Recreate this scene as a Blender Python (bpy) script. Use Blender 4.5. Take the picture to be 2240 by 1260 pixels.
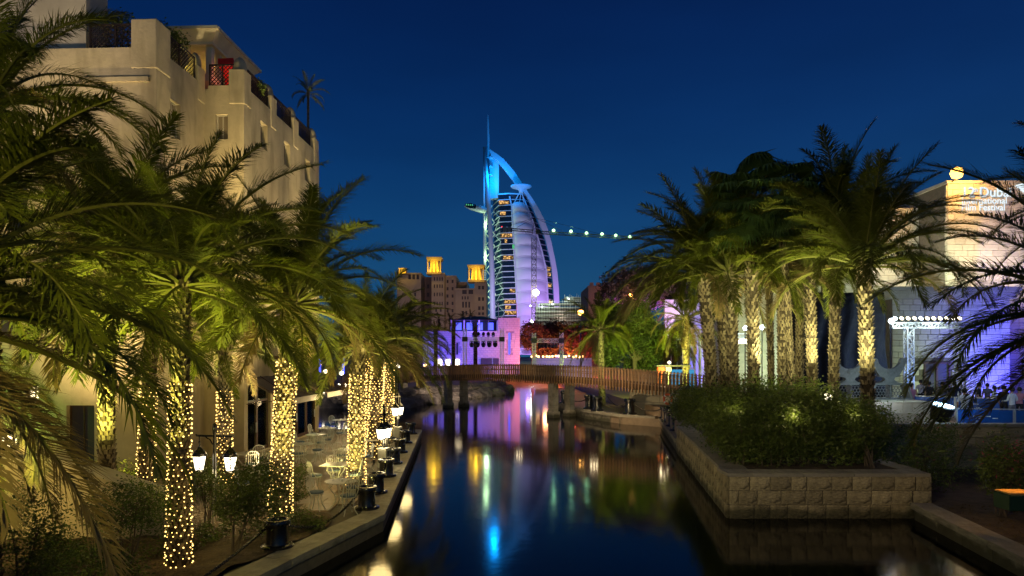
import bpy, math, random
import numpy as np
from mathutils import Vector, Matrix, noise as mnoise
rad = math.radians
random.seed(11); np.random.seed(11)
for o in list(bpy.data.objects): bpy.data.objects.remove(o)
sc = bpy.context.scene
COL = sc.collection
V = Vector

# ------------------------------------------------------------------ camera, sky, exposure
F, HZ, CZ = 1493.33, 780.0, 4.4          # focal length (px of the 2240 wide photo), horizon row, eye height above water
cd = bpy.data.cameras.new('camera'); cam = bpy.data.objects.new('camera', cd); COL.objects.link(cam)
cam.location = (0, 0, CZ); cam.rotation_euler = (rad(90), 0, 0)
cd.lens = 24; cd.sensor_width = 36; cd.shift_y = (HZ-630)/2240; cd.clip_start = .1; cd.clip_end = 9000
sc.camera = cam
w = bpy.data.worlds.new('World'); sc.world = w; w.use_nodes = True
nt = w.node_tree; nt.nodes.clear()
N = nt.nodes.new; LK = nt.links.new
out = N('ShaderNodeOutputWorld'); bg = N('ShaderNodeBackground'); tc = N('ShaderNodeTexCoord'); sx = N('ShaderNodeSeparateXYZ')
rp = N('ShaderNodeValToRGB'); LK(tc.outputs['Generated'], sx.inputs[0]); LK(sx.outputs['Z'], rp.inputs[0])
cr = rp.color_ramp; cr.interpolation = 'B_SPLINE'
cr.elements[0].position = 0.0; cr.elements[0].color = (.012, .075, .160, 1)
cr.elements[1].position = 1.0; cr.elements[1].color = (.0004, .002, .016, 1)
for p, c in ((.06, (.009, .072, .165, 1)), (.16, (.0035, .048, .150, 1)), (.30, (.0012, .024, .110, 1)), (.48, (.0006, .0105, .066, 1))):
    e = cr.elements.new(p); e.color = c
# the last of the dusk light: a very weak physical sky mixed into the blue gradient
sky = N('ShaderNodeTexSky'); sky.sky_type = 'NISHITA'; sky.sun_disc = False; sky.sun_elevation = rad(-4); sky.sun_rotation = rad(60)
mixs = N('ShaderNodeMix'); mixs.data_type = 'RGBA'; mixs.blend_type = 'ADD'; mixs.inputs[0].default_value = .03
nzw = N('ShaderNodeTexNoise'); nzw.inputs['Scale'].default_value = 2.5; nzw.inputs['Detail'].default_value = 3; mpw = N('ShaderNodeMapping'); mpw.inputs['Scale'].default_value = (1, 1, 3.5); LK(tc.outputs['Generated'], mpw.inputs[0]); LK(mpw.outputs[0], nzw.inputs['Vector'])   # thin uneven dusk haze
mrw = N('ShaderNodeMapRange'); mrw.inputs[1].default_value = .3; mrw.inputs[2].default_value = .7; mrw.inputs[3].default_value = .90; mrw.inputs[4].default_value = 1.10; LK(nzw.outputs['Fac'], mrw.inputs[0])
LK(rp.outputs[0], mixs.inputs[6]); LK(sky.outputs[0], mixs.inputs[7]); LK(mixs.outputs[2], bg.inputs[0])
LK(mrw.outputs[0], bg.inputs[1]); LK(bg.outputs[0], out.inputs[0])
vs = sc.view_settings; vs.view_transform = 'Standard'; vs.look = 'None'; vs.gamma = 1; vs.exposure = .15; vs.use_curve_mapping = False
cy = sc.cycles
cy.max_bounces = 5; cy.diffuse_bounces = 2; cy.glossy_bounces = 3; cy.transparent_max_bounces = 8; cy.transmission_bounces = 3
cy.sample_clamp_indirect = 1.5; cy.sample_clamp_direct = 12; cy.use_denoising = True; cy.caustics_reflective = False; cy.caustics_refractive = False
cy.use_light_tree = True

def P(px, py, Y): return V(((px-1120)/F*Y, Y, CZ-(py-HZ)/F*Y))          # a place Y metres away
def G(px, py, z):                                                          # a place on level z
    Y = (CZ-z)*F/(py-HZ); return V(((px-1120)/F*Y, Y, z))

# ------------------------------------------------------------------ objects
def link(o): COL.objects.link(o); return o
def tag(o, label=None, cat=None, group=None, kind=None):
    if label: o['label'] = label
    if cat: o['category'] = cat
    if group: o['group'] = group
    if kind: o['kind'] = kind
    return o
def empty(name, loc=(0, 0, 0), rz=0.0):
    o = bpy.data.objects.new(name, None); o.location = loc; o.rotation_euler = (0, 0, rz); o.empty_display_size = .2
    return link(o)
def inst(name, me, parent=None, loc=(0, 0, 0), rot=(0, 0, 0), scale=(1, 1, 1)):
    o = bpy.data.objects.new(name, me); o.location = loc; o.rotation_euler = rot
    o.scale = scale if not isinstance(scale, (int, float)) else (scale,)*3
    if parent: o.parent = parent
    return link(o)
KIDS = {}
def copy_tree(o, parent=None):
    c = o.copy(); link(c); c.parent = parent
    if 'category' in o and parent is None: pass
    for ch in [x for x in o.children]: copy_tree(ch, c)
    return c
def lamp(kind, loc, energy, color=(1, 1, 1), size=.1, target=None, angle=60, blend=.5, name='light', parent=None):
    d = bpy.data.lights.new(name, kind); d.energy = energy; d.color = color
    if kind == 'AREA': d.size = size
    else: d.shadow_soft_size = size
    if kind == 'SPOT': d.spot_size = rad(angle); d.spot_blend = blend
    o = bpy.data.objects.new(name, d); o.location = loc
    if target is not None:
        o.rotation_euler = (V(target)-V(loc)).to_track_quat('-Z', 'Y').to_euler()
    if parent: o.parent = parent
    return link(o)

class MB:
    def __init__(s): s.v = []; s.f = []
    def add(s, vs, fs):
        n = len(s.v); s.v += [tuple(p) for p in vs]; s.f += [tuple(i+n for i in f) for f in fs]; return s
    def box(s, c, d, rz=0.0):
        a, b = math.cos(rz), math.sin(rz); vs = []
        for z in (-1, 1):
            for x, y in ((-1, -1), (1, -1), (1, 1), (-1, 1)):
                X, Y = x*d[0]/2, y*d[1]/2
                vs.append((c[0]+X*a-Y*b, c[1]+X*b+Y*a, c[2]+z*d[2]/2))
        return s.add(vs, ((3, 2, 1, 0), (4, 5, 6, 7), (0, 1, 5, 4), (1, 2, 6, 5), (2, 3, 7, 6), (3, 0, 4, 7)))
    def bar(s, a, b, w, h=None):
        a, b = V(a), V(b); h = h or w; t = (b-a).normalized()
        up = V((0, 0, 1)) if abs(t.z) < .95 else V((0, 1, 0))
        u = t.cross(up).normalized()*w/2; n = t.cross(u).normalized()*h/2
        vs = [p+q for p in (a, b) for q in (u+n, -u+n, -u-n, u-n)]
        return s.add(vs, ((0, 1, 2, 3), (7, 6, 5, 4), (0, 4, 5, 1), (1, 5, 6, 2), (2, 6, 7, 3), (3, 7, 4, 0)))
    def tube(s, pts, r, n=8, cap=True):
        pts = [V(p) for p in pts]; m = len(pts); rs = r if isinstance(r, (list, tuple)) else [r]*m
        vs = []; pu = None
        for i, p in enumerate(pts):
            t = (pts[min(i+1, m-1)]-pts[max(i-1, 0)]).normalized()
            if pu is None:
                up = V((0, 0, 1)) if abs(t.z) < .9 else V((0, 1, 0)); u = t.cross(up).normalized()
            else: u = (pu-t*pu.dot(t)).normalized()
            pu = u; w_ = t.cross(u)
            for k in range(n):
                a = 2*math.pi*k/n; vs.append(p+(u*math.cos(a)+w_*math.sin(a))*rs[i])
        fs = [(i*n+k, i*n+(k+1) % n, (i+1)*n+(k+1) % n, (i+1)*n+k) for i in range(m-1) for k in range(n)]
        if cap: fs += [tuple(range(n-1, -1, -1)), tuple((m-1)*n+k for k in range(n))]
        return s.add(vs, fs)
    def lathe(s, prof, n=16, c=(0, 0, 0), sq=False):
        vs = []; ph = math.pi/n if sq else 0
        for r, z in prof:
            for k in range(n):
                a = 2*math.pi*k/n+ph; vs.append((c[0]+r*math.cos(a), c[1]+r*math.sin(a), c[2]+z))
        m = len(prof)
        fs = [(i*n+k, i*n+(k+1) % n, (i+1)*n+(k+1) % n, (i+1)*n+k) for i in range(m-1) for k in range(n)]
        fs += [tuple(range(n-1, -1, -1)), tuple((m-1)*n+k for k in range(n))]
        return s.add(vs, fs)
    def prism(s, poly, z0, z1):            # plan polygon, counter-clockwise
        n = len(poly); vs = [(x, y, z0) for x, y in poly]+[(x, y, z1) for x, y in poly]
        fs = [tuple(range(n-1, -1, -1)), tuple(range(n, 2*n))]+[(i, (i+1) % n, n+(i+1) % n, n+i) for i in range(n)]
        return s.add(vs, fs)
    def slab(s, poly, y0, y1):             # outline in x,z standing up, thick from y0 to y1
        n = len(poly); vs = [(x, y0, z) for x, z in poly]+[(x, y1, z) for x, z in poly]
        fs = [tuple(range(n)), tuple(range(2*n-1, n-1, -1))]+[(i, n+i, n+(i+1) % n, (i+1) % n) for i in range(n)]
        return s.add(vs, fs)
    def cbox(s, c, d, ch=.02, rz=0.0):     # chamfered block
        a, b = math.cos(rz), math.sin(rz); hx, hy, hz = [q/2 for q in d]
        P_ = []; idx = {}
        for sx_ in (-1, 1):
            for sy_ in (-1, 1):
                for sz_ in (-1, 1):
                    for ax in range(3):
                        q = [sx_*(hx-ch), sy_*(hy-ch), sz_*(hz-ch)]
                        q[ax] = (sx_*hx, sy_*hy, sz_*hz)[ax]
                        idx[(sx_, sy_, sz_, ax)] = len(P_)
                        P_.append((c[0]+q[0]*a-q[1]*b, c[1]+q[0]*b+q[1]*a, c[2]+q[2]))
        fs = []
        for ax in range(3):
            o1, o2 = [i for i in range(3) if i != ax]
            for sg in (-1, 1):
                q = []
                for p_, r_ in ((-1, -1), (1, -1), (1, 1), (-1, 1)):
                    k = [0, 0, 0]; k[ax] = sg; k[o1] = p_; k[o2] = r_; q.append(idx[tuple(k)+(ax,)])
                fs.append(q)
        for ax in range(3):
            o1, o2 = [i for i in range(3) if i != ax]
            for p_ in (-1, 1):
                for r_ in (-1, 1):
                    k1 = [0, 0, 0]; k1[ax] = -1; k1[o1] = p_; k1[o2] = r_; k2 = k1[:]; k2[ax] = 1
                    fs.append([idx[tuple(k1)+(o1,)], idx[tuple(k2)+(o1,)], idx[tuple(k2)+(o2,)], idx[tuple(k1)+(o2,)]])
        for sx_ in (-1, 1):
            for sy_ in (-1, 1):
                for sz_ in (-1, 1): fs.append([idx[(sx_, sy_, sz_, i)] for i in range(3)])
        return s.add(P_, fs)
    def wall(s, o, u, n, W, H, holes=(), depth=.25, rev=True):
        """a wall face with real openings: o origin, u along, n outward; holes (u0,u1,z0,z1)"""
        o, u, n = V(o), V(u), V(n); z = V((0, 0, 1))
        us = sorted({0, W, *[h[0] for h in holes], *[h[1] for h in holes]}); zs = sorted({0, H, *[h[2] for h in holes], *[h[3] for h in holes]})
        for i in range(len(us)-1):
            for j in range(len(zs)-1):
                a, b = (us[i]+us[i+1])/2, (zs[j]+zs[j+1])/2
                if any(h[0] < a < h[1] and h[2] < b < h[3] for h in holes): continue
                s.add([o+u*us[i]+z*zs[j], o+u*us[i+1]+z*zs[j], o+u*us[i+1]+z*zs[j+1], o+u*us[i]+z*zs[j+1]], [(0, 1, 2, 3)])
        for h in holes:
            q = [o+u*h[0]+z*h[2], o+u*h[1]+z*h[2], o+u*h[1]+z*h[3], o+u*h[0]+z*h[3]]; r = [p-n*depth for p in q]
            s.add(q+r, [(0, 4, 5, 1), (1, 5, 6, 2), (2, 6, 7, 3), (3, 7, 4, 0)])
        return s
    def mesh(s, name, mat, smooth=False, fix=True):
        me = bpy.data.meshes.new(name); me.from_pydata(s.v, [], s.f)
        if fix:
            import bmesh
            bm = bmesh.new(); bm.from_mesh(me); bmesh.ops.recalc_face_normals(bm, faces=bm.faces); bm.to_mesh(me); bm.free()
        if mat: me.materials.append(mat)
        if smooth: me.polygons.foreach_set('use_smooth', [True]*len(me.polygons))
        me.update(); return me
    def build(s, name, mat, parent=None, smooth=False, loc=(0, 0, 0), rz=0.0, kind=None, fix=True):
        o = inst(name, s.mesh(name, mat, smooth, fix), parent, loc, (0, 0, rz))
        if kind: o['kind'] = kind
        return o
def qmesh(name, verts, nper, mat):        # many polygons of nper corners from a numpy array (n*nper,3)
    me = bpy.data.meshes.new(name); nv = len(verts); nf = nv//nper
    me.vertices.add(nv); me.vertices.foreach_set('co', verts.astype(np.float32).ravel())
    me.loops.add(nv); me.loops.foreach_set('vertex_index', np.arange(nv, dtype=np.int32))
    me.polygons.add(nf); me.polygons.foreach_set('loop_start', np.arange(0, nv, nper, dtype=np.int32))
    me.materials.append(mat); me.update(calc_edges=True); return me

# ------------------------------------------------------------------ materials
def mat(name, col, rough=.7, var=.18, scale=4.0, bump=.2, metal=0.0, rnd=0.0, detail=6, stretch=None, trans=0.0, emis=None, es=0.0, spec=.4, dirt=None, bscale=None, bdist=.02, tide=False):
    m = bpy.data.materials.new(name); m.use_nodes = True; t = m.node_tree; n = t.nodes; b = n['Principled BSDF']
    b.inputs['Roughness'].default_value = rough; b.inputs['Metallic'].default_value = metal
    b.inputs['Specular IOR Level'].default_value = spec
    c = (*col, 1)
    tcn = n.new('ShaderNodeTexCoord'); src = tcn.outputs['Object']
    if stretch:
        mp = n.new('ShaderNodeMapping'); mp.inputs['Scale'].default_value = stretch; t.links.new(src, mp.inputs[0]); src = mp.outputs[0]
    nz = n.new('ShaderNodeTexNoise'); nz.inputs['Scale'].default_value = scale; nz.inputs['Detail'].default_value = detail; nz.inputs['Roughness'].default_value = .62
    t.links.new(src, nz.inputs['Vector'])
    mr = n.new('ShaderNodeMapRange'); mr.inputs[1].default_value = .3; mr.inputs[2].default_value = .7
    mr.inputs[3].default_value = 1-var; mr.inputs[4].default_value = 1+var; t.links.new(nz.outputs['Fac'], mr.inputs[0])
    fac = mr.outputs[0]
    if rnd:
        oi = n.new('ShaderNodeObjectInfo'); m2 = n.new('ShaderNodeMapRange'); m2.inputs[3].default_value = 1-rnd; m2.inputs[4].default_value = 1+rnd
        t.links.new(oi.outputs['Random'], m2.inputs[0]); mu = n.new('ShaderNodeMath'); mu.operation = 'MULTIPLY'
        t.links.new(fac, mu.inputs[0]); t.links.new(m2.outputs[0], mu.inputs[1]); fac = mu.outputs[0]
    hs = n.new('ShaderNodeHueSaturation'); hs.inputs['Color'].default_value = c; t.links.new(fac, hs.inputs['Value'])
    colo = hs.outputs[0]
    if dirt:
        nd = n.new('ShaderNodeTexNoise'); nd.inputs['Scale'].default_value = dirt[1]; nd.inputs['Detail'].default_value = 8
        mpd = n.new('ShaderNodeMapping'); mpd.inputs['Scale'].default_value = dirt[3] if len(dirt) > 3 else (1, 1, 1)
        t.links.new(tcn.outputs['Object'], mpd.inputs[0]); t.links.new(mpd.outputs[0], nd.inputs['Vector'])
        md = n.new('ShaderNodeMapRange'); md.inputs[1].default_value = .5; md.inputs[2].default_value = .68; md.inputs[4].default_value = dirt[2]
        t.links.new(nd.outputs['Fac'], md.inputs[0]); mx = n.new('ShaderNodeMix'); mx.data_type = 'RGBA'
        t.links.new(md.outputs[0], mx.inputs[0]); t.links.new(colo, mx.inputs[6]); mx.inputs[7].default_value = (*dirt[0], 1); colo = mx.outputs[2]
    if tide:
        ge = n.new('ShaderNodeNewGeometry'); sp = n.new('ShaderNodeSeparateXYZ'); t.links.new(ge.outputs['Position'], sp.inputs[0]); nn = n.new('ShaderNodeTexNoise'); nn.inputs['Scale'].default_value = 2.2; nn.inputs['Detail'].default_value = 6; t.links.new(ge.outputs['Position'], nn.inputs['Vector'])
        ad = n.new('ShaderNodeMath'); ad.operation = 'MULTIPLY_ADD'; ad.inputs[1].default_value = -.45; t.links.new(nn.outputs['Fac'], ad.inputs[0]); t.links.new(sp.outputs['Z'], ad.inputs[2])
        mt = n.new('ShaderNodeMapRange'); mt.inputs[1].default_value = -.06; mt.inputs[2].default_value = .14; mt.inputs[3].default_value = .85; mt.inputs[4].default_value = 0; t.links.new(ad.outputs[0], mt.inputs[0])
        mz = n.new('ShaderNodeMix'); mz.data_type = 'RGBA'; t.links.new(mt.outputs[0], mz.inputs[0]); t.links.new(colo, mz.inputs[6]); mz.inputs[7].default_value = (.045, .045, .022, 1); colo = mz.outputs[2]
    t.links.new(colo, b.inputs['Base Color'])
    if bump:
        nb = nz
        if bscale:
            nb = n.new('ShaderNodeTexNoise'); nb.inputs['Scale'].default_value = bscale; nb.inputs['Detail'].default_value = 8; t.links.new(src, nb.inputs['Vector'])
        bp = n.new('ShaderNodeBump'); bp.inputs['Strength'].default_value = bump; bp.inputs['Distance'].default_value = bdist
        t.links.new(nb.outputs['Fac'], bp.inputs['Height']); t.links.new(bp.outputs[0], b.inputs['Normal'])
    if emis: b.inputs['Emission Color'].default_value = (*emis, 1); b.inputs['Emission Strength'].default_value = es
    if trans:
        tr = n.new('ShaderNodeBsdfTranslucent'); t.links.new(colo, tr.inputs[0]); ms = n.new('ShaderNodeMixShader'); ms.inputs[0].default_value = trans
        t.links.new(b.outputs[0], ms.inputs[1]); t.links.new(tr.outputs[0], ms.inputs[2]); t.links.new(ms.outputs[0], n['Material Output'].inputs[0])
    return m
def glow(name, col, s, sample=True):
    m = bpy.data.materials.new(name); m.use_nodes = True; t = m.node_tree; t.nodes.clear()
    o = t.nodes.new('ShaderNodeOutputMaterial'); e = t.nodes.new('ShaderNodeEmission'); e.inputs[0].default_value = (*col, 1); e.inputs[1].default_value = s
    t.links.new(e.outputs[0], o.inputs[0])
    if not sample: m.cycles.emission_sampling = 'NONE'
    return m
def lit_pattern(name, cola, colb, s, scale):        # lit interiors behind far windows
    m = glow(name, cola, s, False); t = m.node_tree; e = [x for x in t.nodes if x.type == 'EMISSION'][0]
    tcn = t.nodes.new('ShaderNodeTexCoord'); nz = t.nodes.new('ShaderNodeTexNoise'); nz.inputs['Scale'].default_value = scale; nz.inputs['Detail'].default_value = 2
    r = t.nodes.new('ShaderNodeValToRGB'); r.color_ramp.elements[0].position = .42; r.color_ramp.elements[0].color = (*colb, 1); r.color_ramp.elements[1].position = .62; r.color_ramp.elements[1].color = (*cola, 1)
    t.links.new(tcn.outputs['Object'], nz.inputs[0]); t.links.new(nz.outputs[0], r.inputs[0]); t.links.new(r.outputs[0], e.inputs[0]); return m

M = {}
M['plaster'] = mat('sand_plaster', (.52, .43, .27), .85, .14, 1.3, .45, dirt=((.27, .215, .13), 1.6, .6, (1, 1, .25)), bscale=9, bdist=.03)
M['plaster_pale'] = mat('pale_plaster', (.55, .49, .37), .85, .10, 1.5, .25, dirt=((.33, .28, .2), 1.4, .4, (1, 1, .3)), bscale=10)
M['stone'] = mat('split_limestone', (.42, .35, .20), .85, .30, 5, 1.0, rnd=.26, bscale=7, bdist=.06, dirt=((.10, .085, .05), 2.2, .75), tide=True)
M['limestone'] = mat('pale_limestone', (.52, .48, .38), .85, .12, 3, .4, rnd=.12, bscale=8)
M['coping'] = mat('coping_stone', (.33, .30, .23), .8, .25, 3, .5, rnd=.12, bscale=14, dirt=((.12, .10, .07), 2.2, .5), tide=True)
M['mortar'] = mat('mortar', (.14, .12, .09), .95, .2, 6, .3)
M['paving'] = mat('terrace_paving', (.26, .19, .12), .55, .2, 2.5, .3, rnd=.10, bscale=20, bdist=.006)
M['soil'] = mat('soil', (.10, .07, .04), .95, .5, 3, 1.0, bscale=12, bdist=.08)
M['rock'] = mat('bank_rock', (.27, .23, .19), .85, .4, 1.6, 1.0, bscale=4, bdist=.15, rnd=.2)
M['leaf'] = mat('palm_leaf', (.100, .116, .010), .55, .35, 3, 0, rnd=.35, trans=.28, spec=.22)
M['leaf_dry'] = mat('palm_leaf_dry', (.17, .12, .045), .7, .3, 3, 0, rnd=.3, trans=.15)
M['rachis'] = mat('palm_rachis', (.12, .12, .025), .6, .2, 3, 0, spec=.2)
M['fanleaf'] = mat('fan_leaf', (.07, .12, .03), .4, .35, 3, 0, rnd=.3, trans=.12)
M['trunk'] = mat('palm_trunk', (.17, .13, .08), .95, .5, 14, .8, rnd=.15, bscale=30, bdist=.03)
M['trunk_pale'] = mat('palm_trunk_tip', (.25, .20, .13), .95, .4, 14, .6)
M['trunk_dark'] = mat('palm_trunk_dark', (.045, .032, .02), .95, .5, 14, .8)  # darker brown for the core between the boots and for some boots
M['bark'] = mat('bark', (.12, .09, .06), .9, .4, 8, .7, stretch=(1, 1, .3))
M['shrub'] = mat('shrub_leaf', (.085, .12, .02), .5, .5, 2.5, 0, rnd=.2, trans=.2)
M['hedge'] = mat('hedge_leaf', (.11, .15, .025), .5, .6, 1.5, 0, trans=.15)
M['tree'] = mat('tree_leaf', (.075, .10, .02), .55, .5, .8, 0, trans=.25)
M['dark_tree'] = mat('dark_tree_leaf', (.07, .05, .028), .6, .5, .8, 0, trans=.2)
M['pink'] = mat('pink_blossom', (.55, .10, .14), .6, .3, 5, 0, trans=.2)
M['bougain'] = mat('bougainvillea', (.45, .16, .40), .6, .4, 2, 0, trans=.2)
M['iron'] = mat('black_painted_iron', (.010, .010, .012), .22, .3, 9, .25, metal=.0, spec=.7, bdist=.01)
M['rope'] = mat('rope', (.05, .045, .035), .8, .3, 20, .3)
M['white_metal'] = mat('white_painted_metal', (.45, .44, .38), .45, .06, 5, 0)
M['cushion'] = mat('blue_grey_cushion', (.10, .13, .18), .9, .2, 20, .2)
M['tabletop'] = mat('pale_tabletop', (.55, .53, .46), .35, .1, 5, 0)
M['wood'] = mat('bridge_wood', (.27, .155, .07), .6, .22, 7, .25, rnd=.18, stretch=(1, 1, .2))
M['rail_wood'] = mat('dark_railing_wood', (.022, .013, .010), .6, .2, 6, 0)
M['dark_wood'] = mat('dark_wood', (.07, .035, .018), .55, .3, 6, .3, rnd=.1)
M['fabric'] = mat('awning_fabric', (.19, .16, .12), .9, .12, 3, .15)
M['fabric_edge'] = mat('awning_valance', (.62, .57, .45), .9, .08, 3, .1)
M['black_cloth'] = mat('black_stage_cloth', (.006, .007, .010), .85, .3, 1.2, 1.0, bscale=.9, bdist=.3)
M['white_cloth'] = mat('white_stretched_cloth', (.7, .7, .72), .8, .05, 3, .1)
M['steel'] = mat('white_steel', (.66, .68, .70), .4, .05, 1, 0)
M['alu'] = mat('aluminium_truss', (.55, .55, .58), .35, .08, 5, 0, metal=.4)
M['black'] = mat('black_plastic', (.012, .012, .013), .4, .2, 8, .1)
M['sail'] = mat('sail_fabric', (.72, .72, .74), .7, .04, .05, 0)
M['tower_glass'] = mat('tower_glass', (.010, .018, .030), .12, .2, .1, 0, spec=.8)
M['hotel'] = mat('hotel_plaster', (.42, .35, .25), .85, .12, .15, .2)
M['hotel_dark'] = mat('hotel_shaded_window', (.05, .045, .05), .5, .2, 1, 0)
M['red_cloth'] = mat('red_parasol_cloth', (.55, .02, .02), .8, .1, 3, .1)
M['orange'] = mat('orange_life_ring', (.75, .16, .05), .5, .1, 3, .05)
M['blue_board'] = mat('blue_printed_board', (.015, .10, .42), .4, .25, 1.3, 0)
M['niche'] = mat('niche_plaster_shaded', (.24, .19, .12), .9, .12, 2, .2)  # tan pane tone darkened to carry the shadow inside the niches
M['white_print'] = mat('white_print', (.75, .78, .82), .5, .05, 3, 0)
M['violet_wall'] = mat('white_block_wall', (.62, .60, .58), .8, .08, 1.4, .2, rnd=.05)
M['concrete'] = mat('concrete', (.25, .24, .22), .9, .2, .4, .3)
M['glassware'] = mat('glassware', (.6, .6, .6), .08, .02, 3, 0, spec=.9)
M['bulb'] = glow('string_bulb', (1, .62, .16), 4.4, False)
M['lantern'] = glow('lantern_glass', (1, .86, .58), 6)
M['lantern_w'] = glow('lantern_glass_warm', (1, .80, .45), 5)
M['sodium'] = glow('sodium_lamp', (1, .42, .08), 22, False)
M['sodium_hot'] = glow('sodium_lamp_bright', (1, .48, .08), 6, False)
M['cold'] = glow('cold_lamp', (.75, .9, 1), 40, False)
M['greenish'] = glow('metal_halide_lamp', (.5, 1, .42), 4, False)
M['candle'] = glow('candle_glow', (1, .55, .2), 7, False)
M['strip'] = glow('bollard_light', (1, .82, .6), 7, False)
M['red_glow'] = glow('red_lamp', (1, .03, .03), 2, False)
M['blue_glow'] = glow('blue_panel', (.08, .1, 1), 2, False)
M['hall_joint'] = mat('hall_wall_joint', (.36, .35, .36), .9, .1, 2, 0)
M['projection'] = glow('projected_lettering', (.78, .92, 1), 1.0, False)
M['room'] = lit_pattern('lit_rooms', (1, .55, .18), (.06, .03, .01), 1.1, .45)
M['room_green'] = glow('green_room', (.1, .6, .25), .8, False)
M['yellow_window'] = glow('yellow_window', (1, .72, .05), 1.6, False)

def glass_mat():
    m = bpy.data.materials.new('window_glass'); m.use_nodes = True; t = m.node_tree; t.nodes.clear()
    o = t.nodes.new('ShaderNodeOutputMaterial'); g = t.nodes.new('ShaderNodeBsdfGlossy'); g.inputs['Roughness'].default_value = .03
    tr = t.nodes.new('ShaderNodeBsdfTransparent'); tr.inputs[0].default_value = (.92, .98, .92, 1); fr = t.nodes.new('ShaderNodeFresnel'); fr.inputs[0].default_value = 1.12
    mx = t.nodes.new('ShaderNodeMixShader'); t.links.new(fr.outputs[0], mx.inputs[0]); t.links.new(tr.outputs[0], mx.inputs[1]); t.links.new(g.outputs[0], mx.inputs[2]); t.links.new(mx.outputs[0], o.inputs[0]); return m
M['glass'] = glass_mat()
def water_mat():
    m = bpy.data.materials.new('canal_water'); m.use_nodes = True; t = m.node_tree; b = t.nodes['Principled BSDF']
    b.inputs['Base Color'].default_value = (.0006, .0014, .0025, 1); b.inputs['Roughness'].default_value = .085; b.inputs['IOR'].default_value = 1.33
    b.inputs['Specular IOR Level'].default_value = .36
    tcn = t.nodes.new('ShaderNodeTexCoord'); mp = t.nodes.new('ShaderNodeMapping'); mp.inputs['Scale'].default_value = (1.0, 1.0, 1)
    n1 = t.nodes.new('ShaderNodeTexNoise'); n1.inputs['Scale'].default_value = 1.4; n1.inputs['Detail'].default_value = 5; n1.inputs['Roughness'].default_value = .6
    bp = t.nodes.new('ShaderNodeBump'); bp.inputs['Strength'].default_value = .05; bp.inputs['Distance'].default_value = .05
    t.links.new(tcn.outputs['Object'], mp.inputs[0]); t.links.new(mp.outputs[0], n1.inputs['Vector']); t.links.new(n1.outputs['Fac'], bp.inputs['Height']); t.links.new(bp.outputs[0], b.inputs['Normal'])
    return m
M['water'] = water_mat()

# ------------------------------------------------------------------ shared builders
def block_meshes(tagname, m, bevel=.03, rough=.0, k=5):
    out = []
    for i in range(k):
        mb = MB(); nx, nz = 4, 3; rs = np.random.RandomState(i+3)
        # unit block x 0..1, z 0..1, face towards -y, thick 1 (scaled later)
        fr = []
        for j in range(nz+1):
            for q in range(nx+1):
                x, z = q/nx, j/nz; edge = (q in (0, nx)) or (j in (0, nz))
                xx = min(max(x, bevel), 1-bevel) if not edge else x
                fr.append((x, (0.28 if edge else -rough*rs.rand()), z))
        n0 = len(fr); fs = []
        for j in range(nz):
            for q in range(nx): a = j*(nx+1)+q; fs.append((a, a+1, a+nx+2, a+nx+1))
        per = [q for q in range(nx+1)]+[j*(nx+1)+nx for j in range(1, nz+1)]+[nz*(nx+1)+q for q in range(nx-1, -1, -1)]+[j*(nx+1) for j in range(nz-1, 0, -1)]
        bk = [(0, 1, 0), (1, 1, 0), (1, 1, 1), (0, 1, 1)]
        mb.add(fr+bk, fs+[(0, n0, n0+1, nx)+(tuple(per[1:nx][::-1])), (nx, n0+1, n0+2, (nz+1)*(nx+1)-1)+tuple(per[nx+1:nx+nz][::-1])])
        me = mb.mesh(tagname, m, False, False); out.append(me)
    return out
def simple_blocks(tagname, m, k=4):
    out = []
    for i in range(k):
        r = random.Random(i); b = .06
        mb = MB(); e = .25+r.random()*.1
        mb.add([(0, .3, 0), (1, .3, 0), (1, .3, 1), (0, .3, 1), (.03, 0, .06), (.97, 0, .06), (.97, 0, .94), (.03, 0, .94), (0, 1, 0), (1, 1, 0), (1, 1, 1), (0, 1, 1)],
               [(4, 5, 6, 7), (0, 1, 5, 4), (1, 2, 6, 5), (2, 3, 7, 6), (3, 0, 4, 7), (8, 9, 1, 0), (9, 10, 2, 1), (10, 11, 3, 2), (11, 8, 0, 3)])
        out.append(mb.mesh(tagname, m, False, False))
    return out
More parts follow.
